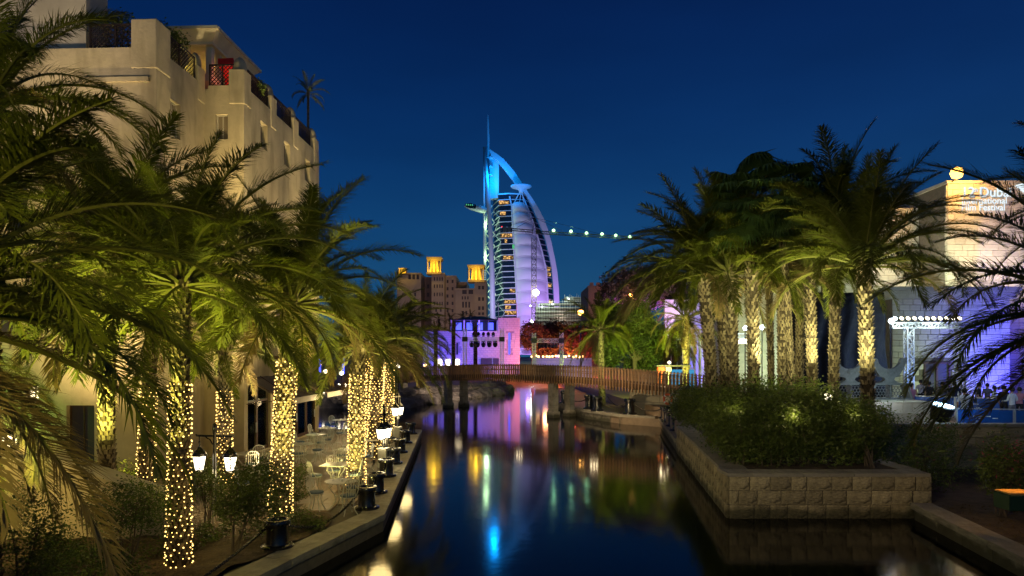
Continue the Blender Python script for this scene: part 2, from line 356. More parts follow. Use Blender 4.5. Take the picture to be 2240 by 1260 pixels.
def block_wall(parent, o, ang, W, H, bw, bh, meshes, thick=.06, gap=.012, name='stone_block', keep=300, skip=None, jit=.25, score=None):
    """courses of blocks on a face: o = lower corner (parent space), ang = direction of the course; face looks to the right-hand side of it (-y turned)"""
    todo = []; rows = max(1, round(H/bh)); bh = H/rows
    for j in range(rows):
        u = 0.0; first = True
        while u < W-1e-3:
            w_ = bw*(1+random.uniform(-jit, jit))
            if first and j % 2: w_ *= .5
            first = False
            if u+w_ > W-bw*.35: w_ = W-u
            if not (skip and skip(u, u+w_, j*bh, (j+1)*bh)): todo.append((u, j*bh, w_))
            u += w_
    ca, sa = math.cos(ang), math.sin(ang)
    if score: todo.sort(key=lambda t: score(t[0], t[1]))
    for (u, z, w_) in todo[:keep]:
        th = thick*random.uniform(.85, 1.25)
        # block is 1 deep in +y local; its outer face at -thick
        x, y = u+gap/2, -th
        inst(name, random.choice(meshes), parent, (o[0]+x*ca-y*sa, o[1]+x*sa+y*ca, o[2]+z+gap/2), (0, 0, ang), (w_-gap, th+.01, bh-gap))
    rest = todo[keep:]
    if rest:
        mb = MB()
        for (u, z, w_) in rest:
            q = []
            for (xx, yy, zz) in ((0, 0, 0), (1, 0, 0), (1, 0, 1), (0, 0, 1), (.03, -1, .06), (.97, -1, .06), (.97, -1, .94), (.03, -1, .94)):
                X, Y_ = u+gap/2+xx*(w_-gap), yy*thick; q.append((o[0]+X*ca-Y_*sa, o[1]+X*sa+Y_*ca, o[2]+z+gap/2+zz*(bh-gap)))
            mb.add(q, [(4, 5, 6, 7), (0, 1, 5, 4), (1, 2, 6, 5), (2, 3, 7, 6), (3, 0, 4, 7)])
        mb.build(name, meshes[0].materials[0], parent, kind='stuff', fix=False)

# ---- palms
def leaflet(vs, fs, p, d, up, ln, wd, droop):
    side = d.cross(up).normalized()*wd/2
    m1 = p+d*ln*.45; d2 = (d+V((0, 0, -droop))).normalized(); tip = m1+d2*ln*.55
    n = len(vs); vs += [p-side*.5, p+side*.5, m1+side, m1-side, tip]
    fs += [(n, n+1, n+2, n+3), (n+3, n+2, n+4)]
def frond_mesh(el, bend, nl, seed, m, lw=.0075, ll=.18, drp=.45, v=.35):
    r = random.Random(seed); K = 14; pts = []; p = V((0, 0, 0)); tw = r.uniform(-.35, .35)
    for i in range(K+1):
        s = i/K; th = el-bend*(s**1.4); pts.append(p.copy())
        p = p+V((math.cos(th), tw*.35*s, math.sin(th)))/K
    vs = []; fs = []; mb = MB(); mb.tube(pts, [.011*(1-.85*i/K)+.0012 for i in range(K+1)], 4, False)
    nr = len(mb.f)
    for i in range(nl):
        s = .13+.87*(i+r.random()*.5)/nl; x = min(s*K, K-1e-3); k = int(x); a = x-k
        q = pts[k].lerp(pts[k+1], a); t = (pts[k+1]-pts[k]).normalized(); sd = t.cross(V((0, 0, 1)))
        sd = sd.normalized() if sd.length > .05 else V((0, 1, 0)); up = sd.cross(t).normalized()
        if up.z < 0 and t.z > -.98: up = -up
        prof = min(1, (s-.05)/.22)*(1-.62*max(0, (s-.55)/.45)**1.6)
        for sg in (-1, 1):
            an = rad(66-38*s+r.uniform(-15, 13)); d = (t*math.cos(an)+sd*sg*math.sin(an)+up*(v+r.uniform(-.2, .22))*(1-.4*s)).normalized()
            leaflet(vs, fs, q, d, up, ll*prof*(r.uniform(.8, 1.14) if r.random() > .07 else r.uniform(.25, .6)), lw*r.uniform(.8, 1.25), drp*r.uniform(.3, 1.6))
    mb.add(vs, fs); me = mb.mesh('frond', m, False, False); me.materials.append(M['rachis'])
    mi = [1]*nr+[0]*(len(me.polygons)-nr); me.polygons.foreach_set('material_index', mi); return me
def fan_mesh(el, seed):
    r = random.Random(seed); mb = MB(); L = .55; K = 6; pts = []; p = V((0, 0, 0))
    for i in range(K+1):
        th = el-.7*(i/K); pts.append(p.copy()); p = p+V((math.cos(th), 0, math.sin(th)))*L/K
    mb.tube(pts, .009, 4, False); nr = len(mb.f); c = pts[-1]; t = (pts[-1]-pts[-2]).normalized(); sd = V((0, 1, 0)); up = sd.cross(t)*-1
    if up.z < 0: up = -up
    nseg = 30; vs = []; fs = []
    for i in range(nseg):
        a = rad(-135+270*(i+.5)/nseg); d = (t*math.cos(a)+sd*math.sin(a)+up*.15).normalized(); da = rad(270/nseg)*.55
        dl = (t*math.cos(a-da)+sd*math.sin(a-da)+up*.12).normalized(); dr = (t*math.cos(a+da)+sd*math.sin(a+da)+up*.12).normalized()
        R1 = .27; ln = .46*(1-.15*abs(a)/2.4)*r.uniform(.9, 1.08); n = len(vs)
        tip = c+d*R1+(d+V((0, 0, -1.4*r.uniform(.5, 1.5)))).normalized()*(ln-R1)*1.2
        vs += [c, c+dl*R1, c+d*R1*1.03-up*.02, c+dr*R1, tip]
        fs += [(n, n+1, n+2), (n, n+2, n+3), (n+1, n+4, n+2), (n+2, n+4, n+3)]
    mb.add(vs, fs); me = mb.mesh('fan_leaf', M['fanleaf'], False, False); me.materials.append(M['rachis'])
    me.polygons.foreach_set('material_index', [1]*nr+[0]*(len(me.polygons)-nr)); return me
ELS = [(80, 35), (66, 55), (52, 72), (38, 85), (24, 92), (8, 90), (-12, 70), (-38, 45)]
FR = {}
def fronds(kind):
    if kind not in FR:
        nl = {'hi': 165, 'mid': 120, 'lo': 34}[kind]; lw = {'hi': .0056, 'mid': .0076, 'lo': .018}[kind]
        FR[kind] = [[frond_mesh(rad(e), rad(b), nl, 100*i+j, M['leaf'] if (i < 7 and not (i > 4 and j == 2)) else M['leaf_dry'], lw) for j in range(3)] for i, (e, b) in enumerate(ELS)]
    return FR[kind]
TR = {}
def trunk_mesh(h, r0, seed, dens=1.0, rough=1.0):
    dens = 1.0 if rough < 1.2 else .85; nbb = 11 if rough < 1.2 else 10
    mb = MB(); rn = random.Random(seed); K = max(6, int(h/.3)); rings = []
    mb.tube([(0, 0, h*i/K) for i in range(K+1)], [r0*(1.12-.16*min(1, i/K*3))*(.82) for i in range(K+1)], 10)
    dz = .105/dens; nr_ = int(h/dz); nb = nbb; vs = []; fs = []; mi = []
    for j in range(nr_):
        z = j*dz; rr = r0*(1.12-.16*min(1, z/h*3))*.80*(1.25 if z > h-.45 else 1)
        for k in range(nb):
            if rn.random() < .06: continue
            a = 2*math.pi*(k+(j % 2)*.5)/nb+rn.uniform(-.07, .07); da = math.pi/nb*.92; o_ = rn.uniform(.035, .075)*rough*(r0/.22)
            zt = z+dz*rn.uniform(1.0, 1.35); ca, sa = math.cos(a), math.sin(a); n = len(vs)
            vs += [(rr*math.cos(a-da), rr*math.sin(a-da), z), (rr*math.cos(a+da), rr*math.sin(a+da), z), (rr*ca*.98, rr*sa*.98, z-dz*.6),
                   ((rr+o_)*math.cos(a-da*.6), (rr+o_)*math.sin(a-da*.6), zt), ((rr+o_)*math.cos(a+da*.6), (rr+o_)*math.sin(a+da*.6), zt),
                   ((rr)*ca, (rr)*sa, zt-.01)]
            fs += [(2+n, 1+n, 4+n, 3+n, 0+n), (3+n, 4+n, 5+n), (0+n, 3+n, 5+n), (1+n, 5+n, 4+n)]; mi += [rn.choice((0, 0, 0, 1, 2))]*4
    mb.nt = len(mb.f); mb.mi = mi; mb.add(vs, fs); return mb
ICO = None
def ico():
    global ICO
    if ICO is None:
        t = (1+5**.5)/2; v = [(-1, t, 0), (1, t, 0), (-1, -t, 0), (1, -t, 0), (0, -1, t), (0, 1, t), (0, -1, -t), (0, 1, -t), (t, 0, -1), (t, 0, 1), (-t, 0, -1), (-t, 0, 1)]
        v = np.array(v)/math.sqrt(1+t*t)
        f = np.array([(0, 11, 5), (0, 5, 1), (0, 1, 7), (0, 7, 10), (0, 10, 11), (1, 5, 9), (5, 11, 4), (11, 10, 2), (10, 7, 6), (7, 1, 8), (3, 9, 4), (3, 4, 2), (3, 2, 6), (3, 6, 8), (3, 8, 9), (4, 9, 5), (2, 4, 11), (6, 2, 10), (8, 6, 7), (9, 8, 1)])
        ICO = v[f].reshape(-1, 3)
    return ICO
def bulbs_mesh(pts, r, m):
    pts = np.array(pts); v = (pts[:, None, :]+ico()[None]*(r*np.random.RandomState(1).uniform(.65, 1.3, (len(pts), 1, 1)))).reshape(-1, 3); return qmesh('string_lights', v, 3, m)
def shear(mb_v, h, dx, dy, curve=0.0):
    return [(x+dx*(max(z, 0)/h)**1.5, y+dy*(max(z, 0)/h)**1.5, z) for x, y, z in mb_v]
def palm(label, base, h, r, L, n, group, lean=(0, 0), kind='mid', fan=False, lit=None, az0=None, classes=(0, 7.3), seed=None, name='date_palm', cat='palm tree', azr=None, lights=0, rough=1.0, spread=0):
    seed = seed if seed is not None else random.randrange(9999); rn = random.Random(seed)
    t = tag(empty(name, base), label, cat, group)
    mb = trunk_mesh(h, r, seed, rough=rough); mb.v = shear(mb.v, h, *lean); o = mb.build('trunk', M['trunk'], t, fix=False); [o.data.materials.append(M[x]) for x in ('trunk_dark', 'trunk_pale')]; o.data.polygons.foreach_set('material_index', [1]*mb.nt+mb.mi)
    top = V((lean[0], lean[1], h))
    for i in range(n):
        q = (i+.5)/n
        az = i*2.39996+rn.uniform(-.25, .25) if azr is None else rn.uniform(*azr)
        if fan:
            el = 75-105*q**.8; me = FANS[min(len(FANS)-1, max(0, int((80-el)/18)))]
            inst('fan_leaf', me, t, top+V((math.cos(az)*.1, math.sin(az)*.1, -q*.45)), (rn.uniform(-.2, .2), 0, az), L*rn.uniform(.85, 1.1))
        else:
            c = classes[0]+(classes[1]-classes[0])*q+rn.uniform(-.4, .4); c = int(min(7, max(0, round(c)))); me = rn.choice(fronds(kind)[c])
            inst('frond', me, t, top+V((math.cos(az)*r*.6, math.sin(az)*r*.6, -.05-q*.30)), (rn.uniform(-.28, .28), rn.uniform(-.1, .1), az), L*rn.uniform(.86, 1.08)*(1 if q > .08 else .8))
    if lit:
        z0, z1, br, dens = lit; pts = []; z = z0; k = 0
        nb = 11; dz = .105/dens
        while z < z1:
            for q in range(nb):
                if rn.random() < .05: continue
                a = 2*math.pi*(q+(k % 2)*.5)/nb+rn.uniform(-.16, .16); zz = z+rn.uniform(-.03, .03)
                R_ = r*1.2*(1.12-.16*min(1, zz/h*3)); lx = lean[0]*(max(zz, 0)/h)**1.5; ly = lean[1]*(max(zz, 0)/h)**1.5
                pts.append((R_*math.cos(a)+lx, R_*math.sin(a)+ly, zz))
            z += dz; k += 1
        o = inst('string_lights', bulbs_mesh(pts, br, M['bulb']), t); o['kind'] = 'stuff'
        cb = MB(); hp = []; nt_ = int((z1-z0)/dz)
        for q in range(nt_*10):
            zz = z0+q/10*dz; R_ = r*1.17*(1.12-.16*min(1, zz/h*3)); a = q/10*6.283; f_ = (max(zz, 0)/h)**1.5; hp.append((R_*math.cos(a)+lean[0]*f_, R_*math.sin(a)+lean[1]*f_, zz+.02*math.sin(q*.9)))
        cb.tube(hp, .0045, 3, False); cb.build('cable', M['iron'], t, fix=False)
    return t
FANS = [fan_mesh(rad(70-18*i), i) for i in range(6)]

# ---- leaf masses
def leafmass(blobs, n, size, m, name='foliage', clump=.22, seed=1, flat=0.0):
    rs = np.random.RandomState(seed); vol = np.array([b[3]*b[4]*b[5] for b in blobs])**.7; pr = vol/vol.sum(); B = np.array(blobs, float)
    nc = max(6, n//34); bi = rs.choice(len(blobs), nc, p=pr)
    d = rs.normal(size=(nc, 3)); d /= np.linalg.norm(d, axis=1)[:, None]; rr = rs.uniform(.35, 1, nc)[:, None]**.45
    C = B[bi, :3]+d*rr*B[bi, 3:6]
    ci = rs.choice(nc, n); sc_ = B[bi[ci], 3:6].mean(1)[:, None]*clump
    p = C[ci]+rs.normal(size=(n, 3))*sc_
    u = rs.normal(size=(n, 3)); u[:, 2] *= .6; u /= np.linalg.norm(u, axis=1)[:, None]; v = rs.normal(size=(n, 3)); v -= u*(u*v).sum(1)[:, None]; v /= np.linalg.norm(v, axis=1)[:, None]
    s = size*rs.uniform(.6, 1.3, n)[:, None]
    q = np.stack([p-u*s, p-v*s*.42, p+u*s, p+v*s*.42], 1).reshape(-1, 3)
    return qmesh(name, q, 4, m)
def shrub(name, label, cat, base, blobs, n, size, m, stems=4, group=None, seed=1, clump=.22, sr=.02, extra=None):
    t = tag(empty(name, base), label, cat, group); o = inst('foliage', leafmass(blobs, n, size, m, 'foliage', clump, seed), t)
    rn = random.Random(seed)
    for i in range(stems):
        b = rn.choice(blobs); a = V((rn.uniform(-.08, .08), rn.uniform(-.08, .08), -.05)); e = V(b[:3])+V((rn.uniform(-.5, .5)*b[3], rn.uniform(-.5, .5)*b[4], rn.uniform(0, .4)*b[5])); mdl = a.lerp(e, .5)+V((rn.uniform(-.1, .1), rn.uniform(-.1, .1), .05))
        mb = MB(); mb.tube([a, a.lerp(mdl, .6), mdl, e], [sr*1.3, sr, sr*.8, sr*.35], 6)
        for q in range(4):
            f = V(b[:3])+V((rn.uniform(-.8, .8)*b[3], rn.uniform(-.8, .8)*b[4], rn.uniform(-.3, .7)*b[5])); mb.tube([mdl.lerp(e, rn.random()*.8), f], [sr*.45, sr*.15], 4)
        mb.build('stem', M['bark'], t)
    if extra: inst('blossom', leafmass(blobs, extra[0], extra[1], extra[2], 'blossom', .3, seed+5), t)['kind'] = 'stuff'
    return t
# ================================================================== water and ground
def structure(o): o['kind'] = 'structure'; return o
structure(MB().add([(-900, -30, 0), (900, -30, 0), (900, 900, 0), (-900, 900, 0)], [(0, 1, 2, 3)]).build('water', M['water'], fix=False))
structure(MB().prism([(-3000, 118), (3000, 118), (3000, 4200), (-3000, 4200)], -.5, 1.3).build('ground', M['concrete']))

# left terrace
C0, C1, C2 = V((-5.55, 9.0)), V((-3.2, 17.2)), V((-4.9, 37.2))       # outer edge of the quay, on the water side
structure(MB().prism([(-5.9, 8.0), (-3.25, 17.2), (-4.95, 37.1), (-26, 37.1), (-30, 8)], -.6, .36).build('terrace', M['mortar']))
bed = MB(); rs = np.random.RandomState(2)
def in_bed(x, y):
    lim = 17.1+max(0, (-4.2-x))*.47
    return y < min(lim, 20.8)
nx, ny = 60, 40; bx0, bx1, by0, by1 = -14.5, -3.6, 7.5, 20.8
vs = []; fs = []
for j in range(ny+1):
    for i in range(nx+1):
        x = bx0+(bx1-bx0)*i/nx; lim = min(17.1+max(0, (-4.2-x))*.47, 20.8)
        if x > -4.2: lim = 17.1-(x+4.2)*2
        y = by0+(lim-by0)*j/ny; xe = -3.9+(-(17.2-y))*.285 if y < 17.2 else -3.9
        xx = bx0+(min(xe, -3.95)-bx0)*i/nx
        vs.append((xx, y, .42+.10*mnoise.noise(V((xx*1.3, y*1.3, 0)))+(.03*mnoise.noise(V((xx*6, y*6, 3)))) + .05))
for j in range(ny):
    for i in range(nx): a = j*(nx+1)+i; fs.append((a, a+1, a+nx+2, a+nx+1))
structure(bed.add(vs, fs).build('planting_bed', M['soil'], smooth=True, fix=False))
# paving slabs of the terrace, each a part of it
ter = bpy.data.objects['terrace']
slab_me = MB().cbox((0, 0, 0), (1, 1, 1), .02).mesh('paving_slab', M['paving'])
cnt = 0
for j in range(26):
    for i in range(10):
        x = -4.75-i*.9-(.45 if j % 2 else 0); y = 17.35+j*.78
        if x > -4.15-(y-17.2)*.085+(-.45) or y > 36.9: continue
        if y < 17.5+max(0, (-4.2-x))*.47 and y < 21.2: continue
        if x < -10.7-(.0 if y > 27 else 1.6)+(.0 if y > 23.8 else -8): continue
        inst('paving_slab', slab_me, ter, (x, y, .36+random.uniform(0, .004)), (0, 0, 0), (.885, .765, .08)); cnt += 1
# coping stones along the quay
quay = structure(empty('quay_edge', (0, 0, 0)))
quay.name = 'quay_edge'
cop_me = [MB().cbox((0, 0, 0), (1, 1, 1), .018).mesh('coping_stone', M['coping']) for _ in range(1)]
face_me = simple_blocks('face_stone', M['coping'])
def coping(a, b, width, z, th=.16, step=1.05, side=-1, parent=quay, facez=-.5, faces=True):
    a, b = V(a), V(b); L = (b-a).length; n = max(1, round(L/step)); ang = math.atan2((b-a).y, (b-a).x); nrm = V((-math.sin(ang), math.cos(ang)))*side
    for i in range(n):
        c = a+(b-a)*((i+.5)/n)+nrm*width/2
        inst('coping_stone', cop_me[0], parent, (c.x, c.y, z-th/2+random.uniform(-.005, .005)), (0, 0, ang+random.uniform(-.004, .004)), (L/n-.014, width, th))
    for i in range(n if faces else 0):
        c = a+(b-a)*((i+.5)/n)+nrm*(.07+width/2)
        inst('face_stone', cop_me[0], parent, (c.x, c.y, (z-th+facez)/2-.004), (0, 0, ang), (L/n-.02, width*.86, z-th-facez))
coping((-5.95, 7.6), C1, .62, .44, side=1)
coping(C1, C2, .62, .44, side=1)
coping((-4.9, 37.2), (-14, 37.6), .6, .44, side=1)

# right bank: plaza, lower quay, planter
structure(MB().prism([(7.9, 32.0), (9.3, 42.9), (8.6, 47.3), (8.2, 60), (7, 118.5), (-8, 118.5), (-8, 240), (300, 240), (300, 24.6), (11.9, 24.6)], -.5, 1.2).build('plaza', M['paving']))
lq = structure(MB().prism([(7.55, 30.2), (9.25, 42.6), (7.15, 44.5), (5.2, 48.5), (3.8, 57), (5.2, 84), (9.5, 84), (9.5, 30.2)], -.5, .5).build('lower_quay', M['paving']))
coping((7.5, 31.5), (9.15, 42.6), .6, .62, side=-1, parent=lq, facez=-.4)
coping((9.0, 42.9), (6.95, 44.6), .6, .62, side=-1, parent=lq, facez=-.4)
coping((6.95, 44.7), (5.05, 48.4), .6, .62, side=-1, parent=lq, facez=-.4)
coping((5.05, 48.5), (3.6, 56.8), .6, .62, side=-1, parent=lq, facez=-.4)
coping((3.6, 56.9), (5.0, 82), .6, .62, side=-1, parent=lq, facez=-.4)

# planter wall with rough limestone blocks
pl = tag(empty('planter_wall', (5.9, 18.6, 0)), 'low rough limestone block wall of the big planter rising from the dark water', 'wall')
def L_(x, y): return (x-5.9, y-18.6)
MB().prism([L_(5.96, 18.66), L_(11.34, 18.66), L_(11.34, 24.5), L_(11.34, 31.2), L_(7.66, 31.2)], -.6, 1.12).build('core', M['mortar'], pl)
blk = block_meshes('stone_block', M['stone'], .04, .10)
sb = simple_blocks('stone_block', M['stone'])
block_wall(pl, (0, 0, -.02), 0, 5.5, 1.16, .55, .39, blk, thick=.07)
sl = math.atan2(31.3-18.6, 7.6-5.9); sL = math.hypot(12.7, 1.7)
block_wall(pl, (1.7, 12.7, -.02), sl+math.pi, sL, 1.16, .55, .39, blk, thick=.07)
cap_me = MB().cbox((0, 0, 0), (1, 1, 1), .012).mesh('cap_stone', M['coping'])
for i in range(8): inst('cap_stone', cap_me, pl, (-.05+.345+i*.69, .28, 1.18), (0, 0, 0), (.68, .72, .09))
for i in range(18):
    t_ = (i+.5)/18; inst('cap_stone', cap_me, pl, (1.7*t_+.30, 12.7*t_+.4*(i == 0), 1.179), (0, 0, sl), (sL/18-.012, .72, .09))
for i in range(8): inst('cap_stone', cap_me, pl, (5.32, .9+i*.69, 1.178), (0, 0, 0), (.5, .68, .09))
MB().prism([L_(6.7, 19.2), L_(11.0, 19.2), L_(11.2, 31), L_(8.1, 31)], 1.12, 1.20).build('soil', M['soil'], pl)

# low curb and bed in the right corner
rb = structure(MB().prism([(11.35, 18.5), (10.5, 13.2), (9.7, 8), (30, 8), (30, 24.3), (11.4, 24.3)], -.5, .42).build('flower_bed', M['soil']))
coping((9.25, 8.3), (10.75, 18.45), .55, .46, side=-1, parent=rb, step=1.3, facez=-.5)
# boundary wall between flower bed and plaza
bw = tag(empty('boundary_wall', (11.5, 24.2, .4)), 'long low stone wall running behind the flower bed at the right edge', 'wall')
MB().box((10, .22, .75), (20, .34, 1.5)).build('core', M['mortar'], bw)
block_wall(bw, (0, .03, 0), 0, 20, 1.5, .95, .375, simple_blocks('stone_block', M['stone'], 5), thick=.05, keep=90)
for i in range(14): inst('cap_stone', cap_me, bw, (.7+i*1.4, .2, 1.56), (0, 0, 0), (1.39, .5, .10))
# stone base of the timber cradles
pb = tag(empty('stone_plinth', P(1945, 860, 35)), 'stepped pale stone plinth under the carved wooden cradles', 'plinth'); pb.location.z = 1.2
for k, (ww, hh, zz) in enumerate(((6.0, .35, .17), (5.2, .55, .62))):
    MB().box((-1.0, 0, zz), (ww-.1, 2.3-k*.3, hh)).build('core', M['mortar'], pb)
    block_wall(pb, (-1-ww/2, -1.15+k*.15, zz-hh/2), 0, ww, hh, .6, hh, simple_blocks('stone_block', M['limestone'], 3), thick=.05)
    MB().cbox((-1.0, 0, zz+hh/2+.03), (ww+.1, 2.5-k*.3, .06), .01).build('ledge', M['limestone'], pb)

# wall of the upper plaza under the bridge end
uw = tag(empty('retaining_wall', (8.6, 47.2, .5)), 'tan block retaining wall under the right end of the footbridge', 'wall')
MB().box((3.2, .35, .85), (6.4, .5, 1.7)).build('core', M['mortar'], uw)
block_wall(uw, (0, .1, 0), 0, 6.4, 1.7, .9, .42, simple_blocks('stone_block', M['limestone'], 3), thick=.05)
uw.location = (7.9, 45.9, .5); uw.rotation_euler.z = rad(-18)

# boulders of the left bank beyond the bridge
def boulder_mesh(seed):
    import bmesh
    bm = bmesh.new(); bmesh.ops.create_icosphere(bm, subdivisions=3, radius=1)
    for v in bm.verts:
        n_ = mnoise.fractal(v.co*1.1+V((seed*7, 0, 0)), .8, 2.2, 4); v.co *= 1+.34*n_
        v.co.z *= .72
    me = bpy.data.meshes.new('boulder'); bm.to_mesh(me); bm.free(); me.materials.append(M['rock']); return me
bms = [boulder_mesh(i) for i in range(6)]
bank = [(-13.5, 57), (-9.7, 58.5), (-7.6, 66), (-4.3, 73), (-.2, 84)]
structure(MB().prism([(-80, 57), (-13.5, 58), (-10.4, 59.5), (-8.4, 67), (-5.1, 74), (-1.2, 84.5), (-1.5, 119), (-80, 119)], -.5, 1.25).build('left_bank', M['rock']))
rb_labels = ['nearest the footbridge pier', 'leaning against its neighbour', 'half hidden behind a bridge pier', 'low by the waterline']
k = 0
NUM = ('one two three four five six seven eight nine ten eleven twelve thirteen fourteen fifteen sixteen seventeen eighteen nineteen twenty twenty-one twenty-two twenty-three twenty-four twenty-five twenty-six twenty-seven twenty-eight').split()
for i in range(len(bank)-1):
    a, b = V(bank[i]), V(bank[i+1]); n = int((b-a).length/1.25)
    for j in range(n):
        for lay in range(2):
            c = a.lerp(b, (j+.5)/n); s = random.uniform(.85, 1.35)*(1 if lay == 0 else .8)
            c = c+V((-1, .35))*(.15+lay*1.2)+V((random.uniform(-.3, .3), random.uniform(-.3, .3)))
            o = inst('boulder', bms[k % 6], None, (c.x, c.y, .15+lay*.75), (random.uniform(-.3, .3), random.uniform(-.3, .3), random.uniform(0, 6)), (s*1.15, s, s*.85))
            tag(o, ('weathered boulder at the waterline of the far bank, number %s from the left' if lay == 0 else 'boulder in the upper row of the far bank, number %s from the left') % NUM[k//2], 'boulder', 'boulders at the waterline of the far bank' if lay == 0 else 'boulders in the upper row of the far bank'); k += 1

# ================================================================== left building (local: y runs along the canal, x towards it)
LB = tag(empty('corner_building', (-10.6, 27, .4), -math.atan(.04)), 'tall sand coloured building with lattice roof railings and restaurant at its foot', 'building')
pm = M['plaster']
def win_part(parent, x0, x1, z0, z1, y, axis='y', m_=None, fr=True):
    """a framed pane lying in a recess: axis 'y' = face towards -y, axis 'x' = face towards +x"""
    c = ((x0+x1)/2, (z0+z1)/2); w_, h_ = x1-x0, z1-z0
    f = MB(); t_ = .05
    def B(a, b, d1, d2, off): return ((a, y+off, b), (d1, .04, d2)) if axis == 'y' else ((y-off, a, b), (.04, d1, d2))
    for (a, b, d1, d2) in ((c[0], z0+t_/2, w_, t_), (c[0], z1-t_/2, w_, t_), (x0+t_/2, c[1], t_, h_-2*t_), (x1-t_/2, c[1], t_, h_-2*t_), (c[0], c[1], t_*.7, h_-2*t_)):
        cc, dd = B(a, b, d1, d2, 0); f.box(cc, dd)
    o = f.build('window', M['dark_wood'] if fr is True else fr, parent)
    cc, dd = B(c[0], c[1], w_-.02, h_-.02, .03); g = MB().box(cc, (dd[0] if axis == 'y' else .02, .02 if axis == 'y' else dd[1], dd[2])).build('pane', m_ or M['plaster_pale'], o)
    return o
H0 = 14.6
# block B: side towards the canal (x = 0, y 0..9.2), front (y = 0)
holesB = [(1.6, 2.35, 12.8, 13.9), (4.25, 5.0, 12.8, 13.9), (7.0, 7.75, 12.8, 13.9), (1.6, 2.35, 9.2, 10.4), (4.25, 5.0, 9.2, 10.4), (7.0, 7.75, 9.2, 10.4),
          (.35, 2.7, .05, 3.0), (3.0, 4.3, .05, 3.0), (5.0, 8.9, .05, 3.0), (3.3, 8.9, 4.9, 7.3)]
mb = MB(); mb.wall((0, 0, 0), (0, 1, 0), (1, 0, 0), 9.2, H0, holesB, .3)
mb.wall((-1.6, 0, 0), (1, 0, 0), (0, -1, 0), 1.6, H0, [(.45, .95, 12.6, 13.6), (.45, .95, 9.2, 10.2)], .2)
# block A: side x=-1.6, y -3.4..0 ; front y=-3.4
mb.wall((-1.6, -3.4, 0), (0, 1, 0), (1, 0, 0), 3.4, H0, [(.9, 1.6, 12.0, 13.3), (.9, 1.6, 8.2, 9.6), (1.2, 2.3, .05, 2.3)], .2)
mb.wall((-12.5, -3.4, 0), (1, 0, 0), (0, -1, 0), 10.9, H0, [(8.6, 9.5, 8.4, 10.2), (5.5, 6.3, 8.4, 10.2), (4.2, 5.1, .05, 2.2), (6.2, 6.7, 2.4, 3.0), (7.7, 8.7, .05, 2.3), (8.0, 8.9, 4.5, 6.2), (5.0, 6, 4.5, 6.2)], .25)
# closing sides
mb.add([(0, 9.2, 0), (-12.5, 9.2, 0), (-12.5, 9.2, H0), (0, 9.2, H0)], [(0, 1, 2, 3)])
mb.add([(-12.5, -3.4, 0), (-12.5, 9.2, 0), (-12.5, 9.2, H0), (-12.5, -3.4, H0)], [(0, 1, 2, 3)])
mb.build('wall', pm, LB, fix=False)
MB().prism([(-12.45, -3.35), (-1.65, -3.35), (-1.65, .05), (-.05, .05), (-.05, 9.15), (-12.45, 9.15)], H0-.3, H0).build('roof', pm, LB)
MB().prism([(-12.3, -3.0), (-2.0, -3.0), (-2.0, .4), (-5.2, .4), (-5.2, 9.0), (-12.3, 9.0)], 0, H0-.4).build('inner_wall', M['plaster_pale'], LB)
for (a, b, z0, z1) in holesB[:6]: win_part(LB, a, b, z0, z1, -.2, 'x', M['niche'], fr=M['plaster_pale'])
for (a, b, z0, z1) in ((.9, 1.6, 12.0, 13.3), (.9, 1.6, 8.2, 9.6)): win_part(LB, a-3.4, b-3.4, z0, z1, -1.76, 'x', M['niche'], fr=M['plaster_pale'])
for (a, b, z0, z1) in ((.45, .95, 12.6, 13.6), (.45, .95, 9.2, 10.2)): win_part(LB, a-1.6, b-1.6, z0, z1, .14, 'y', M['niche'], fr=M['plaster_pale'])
for (a, b, z0, z1) in ((8.6, 9.5, 8.4, 10.2), (5.5, 6.3, 8.4, 10.2), (8.0, 8.9, 4.5, 6.2), (5, 6, 4.5, 6.2)): win_part(LB, a-12.5, b-12.5, z0, z1, -3.2, 'y', M['hotel_dark'])
win_part(LB, -6.3, -5.8, 2.4, 3.0, -3.2, 'y', M['lantern_w'])
d1 = MB().box((-7.85, -3.2, 1.12), (.9, .06, 2.14)).build('door', M['dark_wood'], LB); MB().box((-7.5, -3.25, 1.1), (.04, .04, .2)).build('handle', M['iron'], d1)
for k in range(3): MB().box((-7.85, -3.24, .45+k*.66), (.66, .02, .5)).build('panel', M['dark_wood'], d1)
win_part(LB, -4.8, -3.8, .05, 2.3, -3.2, 'y', M['hotel_dark'])
win_part(LB, -2.2, -1.1, .05, 2.3, -1.78, 'x', M['hotel_dark'])
# parapet with posts, string course, lattice panels
par = MB()
par.box((-.14, 4.75, H0+.07), (.26, 8.9, .14))
par.box((-.8, .13, H0+.07), (1.3, .26, .14)); par.box((-1.74, -1.7, H0+.07), (.26, 3.0, .14)); par.box((-7.1, -3.27, H0+.07), (10.7, .26, .14))
par.build('parapet', pm, LB)
MB().box((-3.0, -3.46, H0-1.0), (2.35, .10, .16)).build('string_course', pm, LB)
def post(x, y, w_, h_, dome=True):
    p = MB().cbox((x, y, H0+h_/2-.3), (w_, w_, h_+.6), .03).build('parapet_post', pm, LB)
    if dome:
        r_ = w_*.42; MB().lathe([(r_*1.02, 0), (r_, .10), (r_*.97, .22), (r_*.85, .36), (r_*.62, .48), (r_*.3, .56), (.02, .59)], 18, (x, y, H0+h_)).build('dome_cap', pm, LB, True)
for y in (.29, 3.0, 5.75, 8.75): post(-.29, y, .64, .78)
post(-1.85, -.25, .56, .75); post(-2.03, -2.97, .92, 1.12, False)
lat_me = {}
